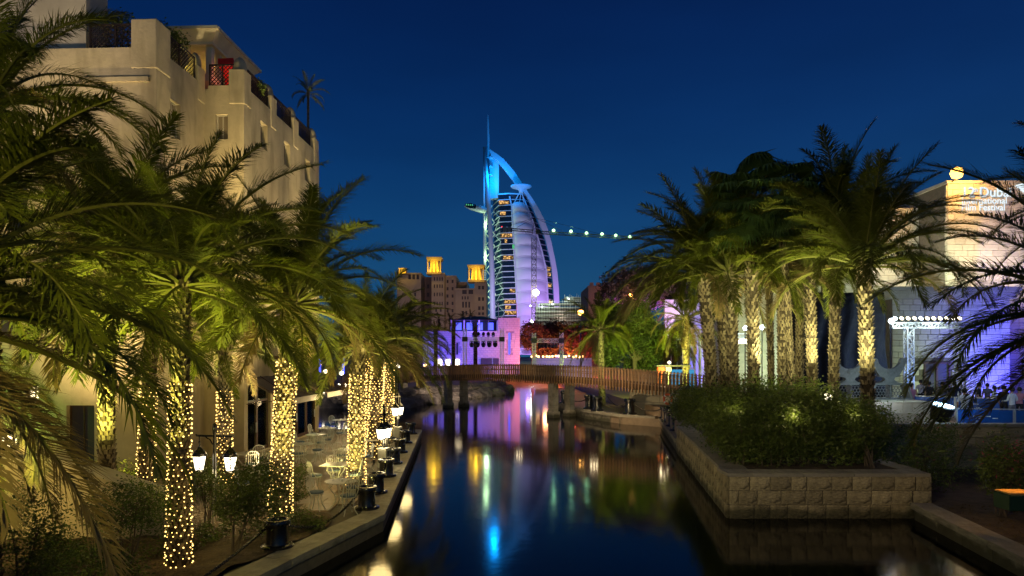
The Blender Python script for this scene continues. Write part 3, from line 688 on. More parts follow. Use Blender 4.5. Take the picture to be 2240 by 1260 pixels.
def lattice(a, b, z0, z1, parent, m_=M['rail_wood'], st=.155):
    a, b = V((*a, 0)), V((*b, 0)); L = (b-a).length; d = (b-a).normalized(); h = z1-z0; mb = MB(); Z = V((0, 0, 1))
    def Q(u, z): return a+d*u+Z*(z0+z)
    u = -h
    while u < L:
        u0, u1 = max(u, 0), min(u+h, L)
        if u1-u0 > .05: mb.bar(Q(u0, u0-u), Q(u1, u1-u), .026); mb.bar(Q(u0, h-(u0-u)), Q(u1, h-(u1-u)), .026)
        u += st
    o = mb.build('lattice_panel', m_, parent)
    f = MB()
    for p, q in ((Q(0, 0), Q(L, 0)), (Q(0, h), Q(L, h)), (Q(.02, 0), Q(.02, h)), (Q(L-.02, 0), Q(L-.02, h)), (Q(L/2, 0), Q(L/2, h))): f.bar(p, q, .055)
    f.build('frame', m_, o); return o
zb = H0+.16
for a, b in (((-.14, .65), (-.14, 2.66)), ((-.14, 3.35), (-.14, 5.4)), ((-.14, 6.1), (-.14, 8.15)), ((-1.45, .12), (-.38, .12)), ((-1.72, -2.8), (-1.72, -.55)), ((-4.05, -3.27), (-2.18, -3.27))): lattice(a, b, zb, zb+.84, LB)
# upper tower on the left
MB().box((-8.5, -2.5, H0+4.2), (8.4, 1.2, 8.8)).build('upper_storey', M['plaster_pale'], LB)
MB().box((-4.3, -3.2, H0+2.55), (.35, .5, .3)).build('roof_beam', M['dark_wood'], LB)
MB().box((-4.4, -2.6, H0+3.1), (.6, 1.4, .4)).build('cornice_block', M['plaster_pale'], LB)
# roof pavilion with flared cornice
pv = MB(); cx, cy_ = -2.9, 2.6
MB().box((cx, cy_, H0+.85), (2.3, 3.4, .3)).build('pavilion_base', M['plaster_pale'], LB)
for i in range(3):
    for j in (0, 1):
        MB().cbox((cx-1.0+i*1.0, cy_-1.5+j*3.0, H0+1.55), (.26, .26, 1.2), .02).build('pavilion_post', M['plaster_pale'], LB)
for j in range(1, 4): MB().cbox((cx+1.0, cy_-1.5+j*.75, H0+1.55), (.22, .22, 1.2), .02).build('pavilion_post', M['plaster_pale'], LB)
mb = MB()
for (z0, z1, e0, e1) in ((2.15, 2.25, .10, .10), (2.25, 2.62, .10, .42), (2.62, 2.74, .48, .48)):
    a, b = 1.15+e0, 1.7+e0; c, d = 1.15+e1, 1.7+e1
    mb.add([(cx-a, cy_-b, H0+z0), (cx+a, cy_-b, H0+z0), (cx+a, cy_+b, H0+z0), (cx-a, cy_+b, H0+z0), (cx-c, cy_-d, H0+z1), (cx+c, cy_-d, H0+z1), (cx+c, cy_+d, H0+z1), (cx-c, cy_+d, H0+z1)],
           [(3, 2, 1, 0), (4, 5, 6, 7), (0, 1, 5, 4), (1, 2, 6, 5), (2, 3, 7, 6), (3, 0, 4, 7)])
mb.build('cornice', M['plaster_pale'], LB)
t = tag(empty('red_parasol', (-11.75, 28.2, 15.1)), 'red cloth canopy glowing behind the roof lattice of the corner building', 'canopy')
MB().add([(-.7, -.5, 1.45), (.8, -.5, 1.5), (.8, .9, 1.15), (-.7, .9, 1.1), (-.7, -.5, 1.75), (.8, -.5, 1.78), (.8, .9, 1.2), (-.7, .9, 1.15)], [(3, 2, 1, 0), (4, 5, 6, 7), (0, 1, 5, 4), (1, 2, 6, 5), (2, 3, 7, 6), (3, 0, 4, 7)]).build('cloth', M['red_cloth'], t)
for x in (-.65, .75): MB().tube([(x, -.45, 0), (x, -.45, 1.5)], .025, 6).build('pole', M['iron'], t)
MB().box((.0, 1.0, .7), (1.5, .06, .9)).build('back_panel', M['red_cloth'], t)
lamp('POINT', (-10.98, 28.35, 3.0), 70, (.95, 1, .45), .12, name='restaurant_lamp'); lamp('POINT', (-10.98, 28.8, 1.4), 25, (1, .85, .45), .12, name='restaurant_lamp'); lamp('POINT', (-11.0, 33.2, 2.4), 60, (.8, 1, .6), .12, name='restaurant_lamp')
t.scale = (.42, .5, .86)
lamp('POINT', (-11.6, 28.1, 15.6), 14, (1, .35, .22), .15, name='terrace_fill')
lamp('POINT', (-12.7, 30.3, 17.0), 55, (1, .62, .12), .15, name='pavilion_lamp')
lamp('POINT', (-12.6, 26.2, 15.7), 12, (1, .8, .2), .15, name='terrace_fill')
# roof plants
for lbl, p, s in (('dark shrub behind the tall corner post of the roof', (-13.0, 25.6, 15.0), .95), ('dark shrub growing behind the lattice railing at the roof edge', (-14.8, 25.4, 15.0), 1.15), ('small dark bush beside the red canopy on the roof', (-10.9, 28.9, 15.0), .6)):
    shrub('roof_shrub', lbl, 'shrub', p, [(0, 0, 1.25*s, .7*s, .5*s, .6*s)], 1500, .07, M['hedge'], 3, seed=int(p[0]*-10))
# loggia: posts and dark recess, projecting beams
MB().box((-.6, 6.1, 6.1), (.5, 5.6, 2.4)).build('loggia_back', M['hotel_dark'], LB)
for y in (4.9, 7.2): MB().cbox((-.12, y, 6.1), (.24, .34, 2.4), .02).build('loggia_post', pm, LB)
MB().box((.06, 6.1, 4.78), (.16, 6.4, .2)).build('loggia_sill', pm, LB)
for y in (2.3, 3.5, 6.6, 8.6): MB().box((.28, y, 3.95), (.75, .16, .16)).build('projecting_beam', M['dark_wood'], LB)
# restaurant front
for (a, b) in ((.35, 2.7), (3.0, 4.3), (5.0, 8.9)):
    n = max(1, round((b-a)/1.15))
    for i in range(n):
        p0, p1 = a+(b-a)*i/n, a+(b-a)*(i+1)/n; f = MB()
        for (c1, c2, e1, e2) in (((p0+p1)/2, .12, p1-p0, .14), ((p0+p1)/2, 2.94, p1-p0, .12), ((p0+p1)/2, 2.15, p1-p0-.16, .09), (p0+.04, 1.5, .08, 2.72), (p1-.04, 1.5, .08, 2.72)): f.box((-.16, c1, c2), (.09, e1, e2))
        g = f.build('door' if i % 2 == 0 else 'window', M['dark_wood'], LB); MB().box((-.16, (p0+p1)/2, 1.5), (.012, p1-p0-.12, 2.7)).build('pane', M['glass'], g)
        if i % 2 == 0: MB().box((-.09, p1-.14, 1.05), (.05, .03, .4)).build('handle', M['alu'], g)
MB().box((-2.6, 4.5, .02), (5.0, 8.8, .05)).build('restaurant_floor', M['paving'], LB)
MB().box((-2.6, 4.5, 3.2), (5.0, 8.8, .1)).build('restaurant_ceiling', M['plaster_pale'], LB)
MB().box((-.10, 4.65, 1.5), (.2, .5, 3.0)).build('pilaster', M['plaster_pale'], LB)
mb = MB()
for i in range(9): mb.box((-.9, 5.3+i*.35, 1.5), (.03, .22, 2.8))
mb.build('curtain', mat('green_curtain', (.10, .26, .16), .8, .1, 3, 0), LB)
for k, (p, s) in enumerate((((-11.6, 27.9, .45), 1), ((-11.9, 29.6, .45), 1.15), ((-12.2, 31.2, .45), .9))):
    shrub('indoor_tree', ('bright leafy tree in a pot just inside the restaurant door', 'second bright leafy tree behind the restaurant glass', 'small leafy tree deep inside the lit restaurant')[k], 'plant', p, [(0, 0, 1.6*s, .5*s, .5*s, 1.1*s)], 1500, .05, M['shrub'], 2, seed=40+k)
lamp('POINT', (-13.2, 29.2, 3.0), 520, (.95, 1, .5), .25, name='restaurant_lamp'); lamp('POINT', (-13.0, 33.5, 3.0), 420, (.9, 1, .55), .25, name='restaurant_lamp')
# awnings
def awning(y0, y1, label):
    t = tag(empty('awning', LB.matrix_basis @ V((.02, y0, 2.85))), label, 'awning', 'awnings above the restaurant doors'); t.rotation_euler.z = LB.rotation_euler.z
    n, m_ = 14, 10; W = y1-y0; vs = []; fs = []
    for i in range(m_+1):
        s = i/m_; x = .02+1.75*s
        for j in range(n+1):
            q = j/n; z = .32-.85*s-.16*math.sin(math.pi*s)-.02*abs(math.sin(q*math.pi*4))
            vs.append((x, W*q, z))
    for i in range(m_):
        for j in range(n): a = i*(n+1)+j; fs.append((a, a+1, a+n+2, a+n+1))
    c = MB().add(vs, fs).build('cloth', M['fabric'], t, True, fix=False); md = c.modifiers.new('solid', 'SOLIDIFY'); md.thickness = .012
    vs2 = []
    v_ = MB(); v_.box((1.78, W/2, -.64), (.02, W, .24)); v_.build('valance', M['fabric_edge'], t)
    for q in (0, .33, .66, 1): MB().tube([(.02, W*q, .34), (.6, W*q, .0-.04), (1.2, W*q, -.33), (1.77, W*q, -.52)], .018, 6).build('rib', M['dark_wood'], t)
    for q in (.02, .98): MB().bar((.0, W*q, -.75), (1.75, W*q, -.56), .03).build('arm', M['dark_wood'], t)
awning(.1, 4.2, 'brown cloth awning with pale edge nearest the tall corner of the restaurant'); awning(4.9, 9.1, 'brown cloth awning at the far end of the restaurant front')
lamp('SPOT', (-8.0, 22.3, .7), 9000, (1, .78, .38), .35, (-12.5, 27.5, 13), 78, .8, name='facade_flood')
lamp('SPOT', (-7.2, 32.0, .7), 8000, (1, .78, .40), .35, (-10.3, 32.5, 14), 95, .8, name='facade_flood')
lamp('SPOT', (-13.0, 19.6, .8), 4200, (1, .74, .34), .35, (-15.0, 24, 11.5), 92, .8, name='facade_flood')
lamp('POINT', (-8.4, 30.2, 2.1), 70, (1, .74, .38), .2, name='terrace_fill'); lamp('POINT', (-8.2, 34.0, 2.1), 60, (1, .74, .38), .2, name='terrace_fill')  # added fills without fixtures, they brighten the awnings and restaurant front
lamp('SPOT', (-16, 18, 9), 1500, (1, .78, .55), .35, (-17.0, 26, 19), 80, .8, name='facade_flood')

# wall lantern on the left
def wall_lantern(loc, label):
    t = tag(empty('wall_lantern', loc), label, 'lantern')
    MB().lathe([(.30, 0), (.30, .05), (.24, .09), (.24, .13)], 8, (0, -.3, -.42), True).build('base', M['iron'], t)
    MB().lathe([(.225, 0), (.235, .42)], 8, (0, -.3, -.29), True).build('glass', M['lantern_w'], t)
    f = MB()
    for k in range(8):
        a = rad(22.5+45*k); f.bar((.25*math.cos(a), -.3+.25*math.sin(a), -.3), (.25*math.cos(a), -.3+.25*math.sin(a), .15), .045)
    for z in (-.29, -.12, .12): f.lathe([(.245, -.015), (.262, -.015), (.262, .015), (.245, .015)], 8, (0, -.3, z), True)
    for k in range(8):
        a0 = rad(22.5+45*k); a1 = a0+rad(45); q0 = V((.25*math.cos(a0), -.3+.25*math.sin(a0), 0)); q1 = V((.25*math.cos(a1), -.3+.25*math.sin(a1), 0))
        for i in range(4): f.bar(q0+V((0, 0, -.28+i*.1)), q1+V((0, 0, -.18+i*.1)), .012); f.bar(q0+V((0, 0, -.18+i*.1)), q1+V((0, 0, -.28+i*.1)), .012)
    f.build('fretwork', M['iron'], t)
    MB().lathe([(.30, 0), (.31, .04), (.26, .10), (.24, .16), (.27, .2), (.05, .22)], 8, (0, -.3, .15), True).build('cap', M['iron'], t)
    MB().box((0, -.03, -.05), (.3, .06, .5)).build('bracket', M['iron'], t)
    lamp('POINT', (0, -.3, -.5), 26, (1, .72, .25), .08, parent=t, name='lamp'); lamp('POINT', (0, -.35, .55), 40, (.35, 1, .10), .08, parent=t, name='lamp')
wall_lantern(P(33, 955, 23.55), 'large dark fretwork lantern glowing on the wall at the left edge')
wall_lantern(P(-40, 872, 23.6), 'fretwork lantern higher up on the wall cut by the left edge')
# low rendered wall with ramp in front
t = tag(empty('garden_wall', (-12.5, 14.5, .3)), 'low rendered garden wall with a sloping top beside the steps', 'wall')
poly = [(-3, 0), (5.2, 0), (5.2, .95), (4.5, 1.14), (2.75, 1.76), (2.3, 1.84), (-3, 1.9)]
MB().slab(poly, 0, .45).build('wall', M['plaster'], t); MB().slab([(x, z) for x, z in ((-3, 1.9), (2.3, 1.84), (2.75, 1.76), (4.5, 1.14), (5.2, .95), (5.2, 1.03), (4.52, 1.22), (2.8, 1.85), (2.32, 1.93), (-3, 1.99))], -.06, .51).build('coping', M['plaster_pale'], t)
t.rotation_euler.z = rad(6)

# ================================================================== bollards, chains, lanterns, cafe furniture
def make_bollard(label, group='black mooring bollards along the terrace edge'):
    t = tag(empty('bollard'), label, 'bollard', group)
    MB().lathe([(.33, 0), (.33, .035), (.31, .055), (.25, .07)], 32).build('base', M['iron'], t, True)
    MB().lathe([(.235, .06), (.222, .10), (.218, .42), (.225, .455)], 32).build('barrel', M['iron'], t, True)
    MB().lathe([(.225, .455), (.262, .465), (.268, .49), (.268, .55), (.255, .575), (.20, .58), (.185, .56), (.18, .47), (.05, .46)], 32).build('rim', M['iron'], t, True)
    MB().lathe([(.03, 0), (.045, .02), (.03, .045)], 8, (0, 0, .46)).build('eye_bolt', M['iron'], t)
    for p in t.children: 
        for f in p.data.polygons: f.use_smooth = True
        md = p.modifiers.new('e', 'EDGE_SPLIT'); md.split_angle = rad(40)
    return t
bpx = [(607, 1196), (802, 1112), (823, 1078), (845, 1042), (862, 1014), (875, 990), (887, 969), (899, 949)]
bl = ['nearest black bollard standing alone at the bend of the quay', 'black bollard at the quay corner, first of the close row', 'third black bollard from the camera along the quay', 'fourth black bollard from the camera along the quay',
      'fifth black bollard from the camera beside the lantern post', 'sixth black bollard from the camera along the quay', 'seventh black bollard, last but one in the row', 'farthest black bollard of the terrace row']
b0 = None; bpos = []
for (px, py), lb in zip(bpx, bl):
    p = G(px, py, .44)
    if b0 is None: b = b0 = make_bollard(lb)
    else: b = copy_tree(b0); b['label'] = lb
    b.location = p; b.rotation_euler.z = random.uniform(0, 3); bpos.append(p)
rpx = [(1449, 926), (1463, 934), (1474, 941), (1487, 950)]
rl = ['first black bollard of the right bank cluster below the lifebuoy', 'second bollard of the right bank cluster', 'third bollard of the right bank cluster', 'nearest bollard of the right bank cluster against the planter corner']
rpos = [(9.25+.15, 41.8), (9.05, 39.4), (8.75, 37.0), (8.45, 34.8)]
for (x, y), lb in zip(rpos, rl):
    b = copy_tree(b0); tag(b, lb, 'bollard', 'bollards on the right bank quay'); b.location = (x, y, .62); b.scale = (1.25,)*3
for (x, y), lb in zip([(7.75, 44.9), (5.95, 47.5), (5.6, 49.3), (4.3, 55.5)], ['black bollard on the corner of the near mooring platform', 'black bollard on the left corner of the mooring platform', 'black bollard just behind the left platform corner', 'far black bollard on the right bank beyond the bridge pier']):
    b = copy_tree(b0); tag(b, lb, 'bollard', 'bollards on the mooring platforms'); b.location = (x, y, .62); b.scale = (1.4, 1.4, 1.75)
link_me = None
def chain(a, b, sag, label, r=.042, thick=.011, name='chain', cat='chain'):
    a, b = V(a), V(b); t = empty(name, a); L = (b-a).length; mb = MB(); n = max(6, int(L*1.03/(r*1.55)))
    for i in range(n):
        q = (i+.5)/n; p = (b-a)*q-V((0, 0, sag*4*q*(1-q))); tg = ((b-a)-V((0, 0, sag*4*(1-2*q)))).normalized(); s = tg.cross(V((0, 0, 1))).normalized(); u = s if i % 2 else s.cross(tg)
        ring = [p+tg*math.cos(k*math.pi/4)*r*1.1+u*math.sin(k*math.pi/4)*r*.62 for k in range(9)]
        mb.tube(ring, thick, 5, False)
    o = mb.build('links', M['iron'], t, fix=False); tag(t, label, cat); return t
g = [V((p.x, p.y, p.z)) for p in bpos]
chain(g[0]+V((.2, .1, .42)), g[1]+V((-.2, -.1, .42)), .33, 'black iron chain hanging between the two nearest bollards')
chain(g[0]+V((-.2, -.1, .42)), V((-6.3, 8.2, .62)), .34, 'black iron chain running from the nearest bollard towards the bottom left corner')
for i in range(1, 7): chain(g[i]+V((0, .2, .42)), g[i+1]+V((0, -.2, .42)), .2, 'black chain between the %s bollards of the terrace row' % ('second and third', 'third and fourth', 'fourth and fifth', 'fifth and sixth', 'sixth and seventh', 'seventh and eighth')[i-1], r=.05, thick=.014)
def rope(pts, label, r=.035):
    t = tag(MB().tube(pts, r, 6).build('mooring_rope', M['rope']), label, 'rope')
def cat3(a, b, sag, n=10):
    a, b = V(a), V(b); return [a.lerp(b, i/n)-V((0, 0, sag*4*(i/n)*(1-i/n))) for i in range(n+1)]
rope(cat3((7.4, 52.9, 1.3), (7.75, 44.9, 1.3), .45), 'thick dark rope sagging from the near platform bollard to the palm behind')
rope(cat3((7.75, 44.9, 1.5), (5.95, 47.5, 1.5), .5), 'dark rope sagging between the two platform bollards')
rope(cat3((5.6, 49.3, 1.5), (4.3, 55.5, 1.4), .5), 'dark rope sagging between the far platform bollards')
rope(cat3((7.9, 44.9, 1.4), (9.35, 41.8, 1.3), .4), 'dark rope sagging from the platform to the bollard cluster')

def lantern_head(parent, x, z, s=1.0):
    t = empty('lantern', (x, 0, z)); t.parent = parent
    g_ = MB(); w0, w1, h = .11*s, .175*s, .34*s
    g_.lathe([(w0, 0), (w1, h)], 6); g_.build('glass', M['lantern'], t)
    f = MB()
    for k in range(6):
        a = 2*math.pi*k/6; f.bar((w0*1.03*math.cos(a), w0*1.03*math.sin(a), -.01), (w1*1.03*math.cos(a), w1*1.03*math.sin(a), h), .016*s)
    f.lathe([(w0*1.1, -.035), (w0*1.1, .0), (w0*.6, -.05)], 6); f.lathe([(w1*1.12, 0), (w1*1.12, .025)], 6, (0, 0, h)); f.build('cage', M['iron'], t)
    MB().lathe([(w1*1.15, 0), (w1*.8, .09*s), (w1*.45, .15*s), (w1*.25, .2*s), (.02, .24*s), (.02, .30*s), (.035, .33*s), (.005, .38*s)], 12, (0, 0, h+.02)).build('hood', M['iron'], t, True)
    lamp('POINT', (0, 0, -.12), 20*s, (1, .8, .42), .1, parent=t, name='lamp')
    return t
def lamp_post(loc, label, h=2.15, rz=0.0, arms=(-.42, .42), drop=.95, s=1.0, base=False):
    t = tag(empty('lantern_post', loc, rz), label, 'lamp post')
    MB().lathe([(.075, 0), (.075, .25), (.05, .32), (.045, h-.25), (.06, h-.22), (.06, h-.1), (.05, h), (.02, h+.03)], 12).build('post', M['iron'], t, True)
    za = h-.30
    for a in arms:
        mb = MB(); mb.bar((0, 0, za), (a*1.18, 0, za), .035, .05); mb.tube([(a*.15, 0, za-.22), (a*.3, 0, za-.10), (a*.55, 0, za-.05), (a*.6, 0, za-.02)], .016, 5); mb.tube([(a, 0, za), (a, 0, za-.12)], .012, 5); mb.tube([(a*1.18, 0, za), (a*1.25, 0, za+.03)], .02, 5)
        mb.build('arm', M['iron'], t)
        lantern_head(t, a, za-.12-.74*s, s)
    if base:
        MB().cbox((0, 0, .35), (.34, .34, .7), .02).build('pedestal', M['white_metal'], t)
        for k in range(2): MB().cbox((0, -.175, .2+k*.3), (.2, .02, .2), .004).build('panel', M['iron'], t)
    return t
lamp_post(G(470, 1122, .44), 'double lantern post with scrolled arms between the lit palm trunks on the left', 2.25, rad(-8))
lamp_post(G(840, 1022, .44), 'bright lantern post with white pedestal beside the nearer bollards', 2.2, rad(75), (-.22, .22), s=1.0, base=True)
lamp_post(G(870, 966, .44), 'small far lantern post on white pedestal near the end of the terrace', 2.4, rad(75), (-.25, .25), s=1.0, base=True)

def make_chair(label, group):
    t = tag(empty('cafe_chair'), label, 'chair', group); w_ = M['white_metal']
    MB().lathe([(.19, .43), (.205, .44), (.20, .455)], 16).build('seat', w_, t)
    MB().lathe([(.175, .456), (.195, .47), (.19, .50), (.16, .51)], 16).build('cushion', M['cushion'], t, True)
    for a in (45, 135, 225, 315):
        c, s = math.cos(rad(a)), math.sin(rad(a)); MB().tube([(.15*c, .15*s, .44), (.13*c, .13*s, .3), (.17*c, .17*s, .14), (.26*c, .26*s, 0)], .0125, 6).build('leg', w_, t)
    mb = MB(); pts = [(-.19, .06, .45), (-.20, .17, .62), (-.19, .20, .82), (-.10, .21, .90), (0, .215, .915), (.10, .21, .90), (.19, .20, .82), (.20, .17, .62), (.19, .06, .45)]
    mb.tube(pts, .013, 6); 
    for x in (-.12, -.06, 0, .06, .12): mb.tube([(x, .17, .46), (x, .185, .6), (x*1.1, .205, .905-abs(x)*.12)], .0085, 5)
    mb.build('backrest', w_, t); return t
def make_table(label, group, sq=False):
    t = tag(empty('cafe_table'), label, 'table', group)
    if sq: MB().cbox((0, 0, .745), (.78, .78, .025), .008).build('tabletop', M['tabletop'], t)
    else: MB().lathe([(.40, .73), (.41, .738), (.41, .752), (.40, .757)], 24).build('tabletop', M['tabletop'], t)
    for a in (45, 135, 225, 315):
        c, s = math.cos(rad(a)), math.sin(rad(a)); MB().tube([(.26*c, .26*s, .73), (.30*c, .30*s, .6), (.16*c, .16*s, .42), (.12*c, .12*s, .25), (.30*c, .30*s, .03), (.36*c, .36*s, .015)], .013, 6).build('leg', M['white_metal'], t)
    MB().tube([(.14*math.cos(k*math.pi/4), .14*math.sin(k*math.pi/4), .36) for k in range(9)], .01, 5).build('ring', M['white_metal'], t)
    return t
def make_glass():
    mb = MB().lathe([(.03, 0), (.03, .006), (.006, .012), (.006, .07), (.03, .10), (.036, .16), (.034, .16), (.028, .1), (.004, .075)], 10)
    return mb.mesh('wine_glass', M['glassware'], True)
wg = make_glass(); cup = MB().lathe([(.03, 0), (.034, .06), (.03, .06), (.026, .01)], 10).mesh('candle_cup', M['glassware'], True)
tabs = [((585, 1090), 1, 'close behind the round bush'), ((745, 1115), 0, 'nearest the quay corner'), ((735, 1070), 1, 'left of the brightest palm trunk'), ((765, 1030), 1, 'by the brightest palm trunk'),
        ((660, 1015), 0, 'in front of the restaurant door'), ((690, 990), 0, 'in front of the far restaurant awning'), ((715, 972), 0, 'near the far end of the restaurant'), ((540, 1040), 0, 'beside the tall corner pilaster'),
        ((800, 1005), 1, 'between the lantern post and a lit trunk'), ((745, 950), 0, 'at the terrace back left'), ((790, 948), 0, 'at the terrace back right'), ((830, 985), 1, 'close to the far bollards')]
ct0 = [None, None]; ch0 = None; ki = 0
for (px, py), sq, where in tabs:
    p = G(px, py, .405)
    if ct0[sq] is None: tb = ct0[sq] = make_table('%s white bistro table %s' % (('round', 'square')[sq], where), 'white bistro tables on the terrace', sq)
    else: tb = copy_tree(ct0[sq]); tb['label'] = '%s white bistro table %s' % (('round', 'square')[sq], where)
    tb.location = p; tb.rotation_euler.z = random.uniform(0, 1.5)
    nch = 3 if ki < 8 else 2; a0 = random.uniform(0, 6)
    for k in range(nch):
        a = a0+k*2*math.pi/nch+random.uniform(-.3, .3); lb = 'bistro chair %s of %s table %s' % (('at one side', 'at another side', 'at third side')[k], ('round', 'square')[sq], where)
        if ch0 is None: c = ch0 = make_chair(lb, 'white bistro chairs on the terrace')
        else: c = copy_tree(ch0); c['label'] = lb
        c.location = p+V((math.cos(a)*.62, math.sin(a)*.62, 0)); c.rotation_euler.z = a-math.pi/2+random.uniform(-.3, .3)
    if ki < 5:
        for k in range(2):
            o = inst('wine_glass', wg, None, p+V(((-.2, .2)[k], random.uniform(-.2, .2), .757))); tag(o, '%s clear wine glass on the %s table %s' % (('left', 'right')[k], ('round', 'square')[sq], where), 'glass', 'wine glasses on the terrace tables')
    o = inst('candle_cup', cup, None, p+V((.05, -.08, .757))); tag(o, 'small glass cup on the %s table %s' % (('round', 'square')[sq], where), 'cup')
    ki += 1
# ================================================================== palms of the left bank
GL = 'palm trees on the left bank'
def ground_palm(px, py, crown, label, r, L, n, z=.45, **k):
    b = G(px, py, z); Y = b.y; c = P(crown[0], crown[1], Y); h = c.z-z
    return palm(label, b, h, r, L, n, GL if k.get('g') is None else k.pop('g'), lean=(c.x-b.x, 0), **{a: v for a, v in k.items() if a != 'g'})
ground_palm(391, 1236, (398, 590), 'near palm with two lines of string lights on its dark trunk', .185, 3.4, 48, lit=(.05, 3.45, .014, 1.0), kind='hi', seed=3, classes=(0, 6.3))
ground_palm(318, 1090, (335, 690), 'palm with lit trunk behind and left of the near dark one', .2, 2.8, 34, lit=(.05, 3.2, .015, .9), seed=4, classes=(0, 5.6))
ground_palm(491, 1056, (492, 748), 'palm with lit trunk standing by the left lantern of the double post', .21, 2.2, 34, lit=(.05, 2.95, .016, 1.05), seed=5, classes=(0, 5.6))
ground_palm(613, 1134, (640, 640), 'thick palm trunk wrapped in bright golden lights in front of the awning', .225, 3.3, 56, lit=(.05, 3.85, .016, 1.2), kind='hi', seed=6, classes=(0, 6.2))
ground_palm(779, 1062, (786, 742), 'palm wrapped in lights standing alone in the middle of the terrace', .23, 2.8, 44, lit=(.05, 3.4, .018, 1.1), seed=7, classes=(0, 6))
ground_palm(817, 1000, (831, 752), 'palm wrapped in dense lights behind the middle of the terrace', .235, 3.1, 36, lit=(.05, 3.6, .021, 1.0), seed=8, classes=(0, 6))
ground_palm(803, 965, (806, 735), 'slim palm wrapped in lights, leftmost of the far cluster', .2, 2.8, 30, lit=(.05, 4.0, .022, 1.0), seed=9, classes=(0, 6))
ground_palm(850, 962, (852, 748), 'far palm wrapped in lights nearest the water', .22, 3.3, 38, lit=(.05, 4.0, .023, 1.0), seed=10, classes=(0, 6))
palm('large foreground palm whose arching fronds fill the left edge', (-5.9, 6.6, .3), 4.75, .2, 3.3, 52, GL, kind='hi', seed=21, classes=(1, 7))
palm('tall palm in the upper left corner before the plaster tower', (-8.9, 11.6, .3), 8.6, .2, 2.8, 46, GL, kind='hi', seed=22)
palm('palm between the left edge and the lit near trunk', (-9.2, 15.5, .3), 6.9, .2, 3.4, 50, GL, kind='mid', seed=23)
palm('drooping palm at the far left beside the fretwork lantern', (-8.2, 8.6, .3), 4.1, .2, 2.9, 30, GL, kind='hi', seed=24, classes=(2, 7.4), lean=(-.2, 0))
palm('palm standing before the plaster building behind the golden trunk', (-9.9, 20.5, .4), 6.6, .2, 3.5, 48, GL, kind='mid', seed=25, classes=(0, 6.2))
# uplights at the foot of the lit palms
for px, py, e in ((491, 1062, 26), (779, 1070, 30), (817, 1006, 34), (850, 966, 30), (613, 1140, 10)):
    p = G(px, py, .5); f = empty('ground_spotlight', (p.x+.12, p.y-.5, .45)); tag(f, 'small black ground spotlight aimed up the lit trunk at %s' % {491: 'the double lantern post', 779: 'the middle of the terrace', 817: 'the dense lit palm', 850: 'the far end by the water', 613: 'the golden palm before the awning'}[px], 'spotlight', 'ground spotlights at palm trunks')
    MB().lathe([(.04, 0), (.05, .02), (.06, .12), (.055, .12), (.02, .03)], 10).build('housing', M['black'], f); MB().bar((0, 0, -.06), (0, 0, .02), .02).build('stake', M['black'], f)
    lamp('SPOT', (0, .0, .13), e*9, (1, .88, .6), .04, (0, .47, 2.0), 70, .9, parent=f, name='lamp')
# glow of the string lights on their surroundings
for px, py, z, e in ((391, 1236, 2.2, 14), (491, 1056, 2.0, 26), (613, 1134, 2.6, 60), (779, 1062, 2.2, 60), (817, 1000, 2.3, 55), (850, 962, 2.4, 45), (318, 1090, 1.8, 22)):
    b = G(px, py, .4); lamp('POINT', (b.x+.9, b.y-.8, z), e*.62, (1, .72, .28), .35, name='string_light_glow')
    lamp('POINT', (b.x-.9, b.y-.5, z-1), e*.4, (1, .72, .28), .35, name='string_light_glow')
lamp('SPOT', (-6.9, 11.9, 2.3), 1300, (.98, .95, .16), .2, (-7.2, 13.5, 6), 110, .9, name='palm_flood')
lamp('SPOT', (-6.9, 8.6, 2.3), 700, (.98, .95, .14), .2, (-6.6, 9.0, 6), 120, .9, name='palm_flood')
lamp('SPOT', (-9.0, 13.6, 2.5), 2400, (.98, .95, .16), .2, (-8.8, 16.0, 6), 120, .9, name='palm_flood')
lamp('SPOT', (-4.9, 15.4, 1.6), 1300, (1, .90, .22), .2, (-5.5, 17.0, 6), 110, .9, name='palm_flood')
lamp('SPOT', (-4.6, 19.2, .8), 1200, (1, .88, .24), .2, (-5.2, 22.5, 5), 120, .9, name='palm_flood')
lamp('SPOT', (-9.6, 10.5, 3.4), 750, (1, .74, .20), .2, (-12.5, 14.6, .8), 100, .9, name='wall_fill')  # added fill without a fixture, brightens the garden wall
lamp('SPOT', (-11.5, 19.5, .5), 800, (1, .72, .15), .2, (-12.8, 23.6, 5), 110, .9, name='wall_fill')
lamp('SPOT', (-1.5, -3.0, 8), 3000, (1, .84, .22), .5, (-7.5, 12, 2.5), 85, .9, name='street_fill')  # unseen fill behind the camera, added to warm the left bed and palms
# roof palm far behind the building corner
palm('lone thin palm rising above the roof terrace against the sky', (-10.9, 36.5, 13.5), 5.2, .07, 1.1, 18, GL, seed=31, kind='mid', classes=(0, 6.5), name='roof_palm')

# shrubs of the left bed
def bed_shrub(px, py, label, blobs, n, size, st=4, m_='shrub', seed=1, z=.45, cat='shrub', **k):
    return shrub('garden_shrub', label, cat, G(px, py, z), blobs, n, size, M[m_], st, seed=seed, **k)
bed_shrub(505, 1212, 'round clipped green bush on a forked stem in front of the terrace', [(.45, .1, 1.25, .62, .55, .58), (.1, 0, 1.0, .4, .4, .35)], 6500, .034, 4, seed=1, sr=.018)
bed_shrub(285, 1262, 'small tree shaped shrub with a bare trunk at bottom left', [(-.05, .1, 1.22, .72, .6, .42)], 4500, .032, 6, seed=2, sr=.02)
bed_shrub(50, 1268, 'dense bush in the bottom left corner', [(0, 0, .85, .75, .6, .75), (.5, 0, .5, .5, .5, .5)], 5000, .035, 4, seed=3)
bed_shrub(190, 1300, 'pale green low bush at the bottom edge', [(0, 0, .35, .9, .5, .38)], 4200, .032, 3, seed=4)
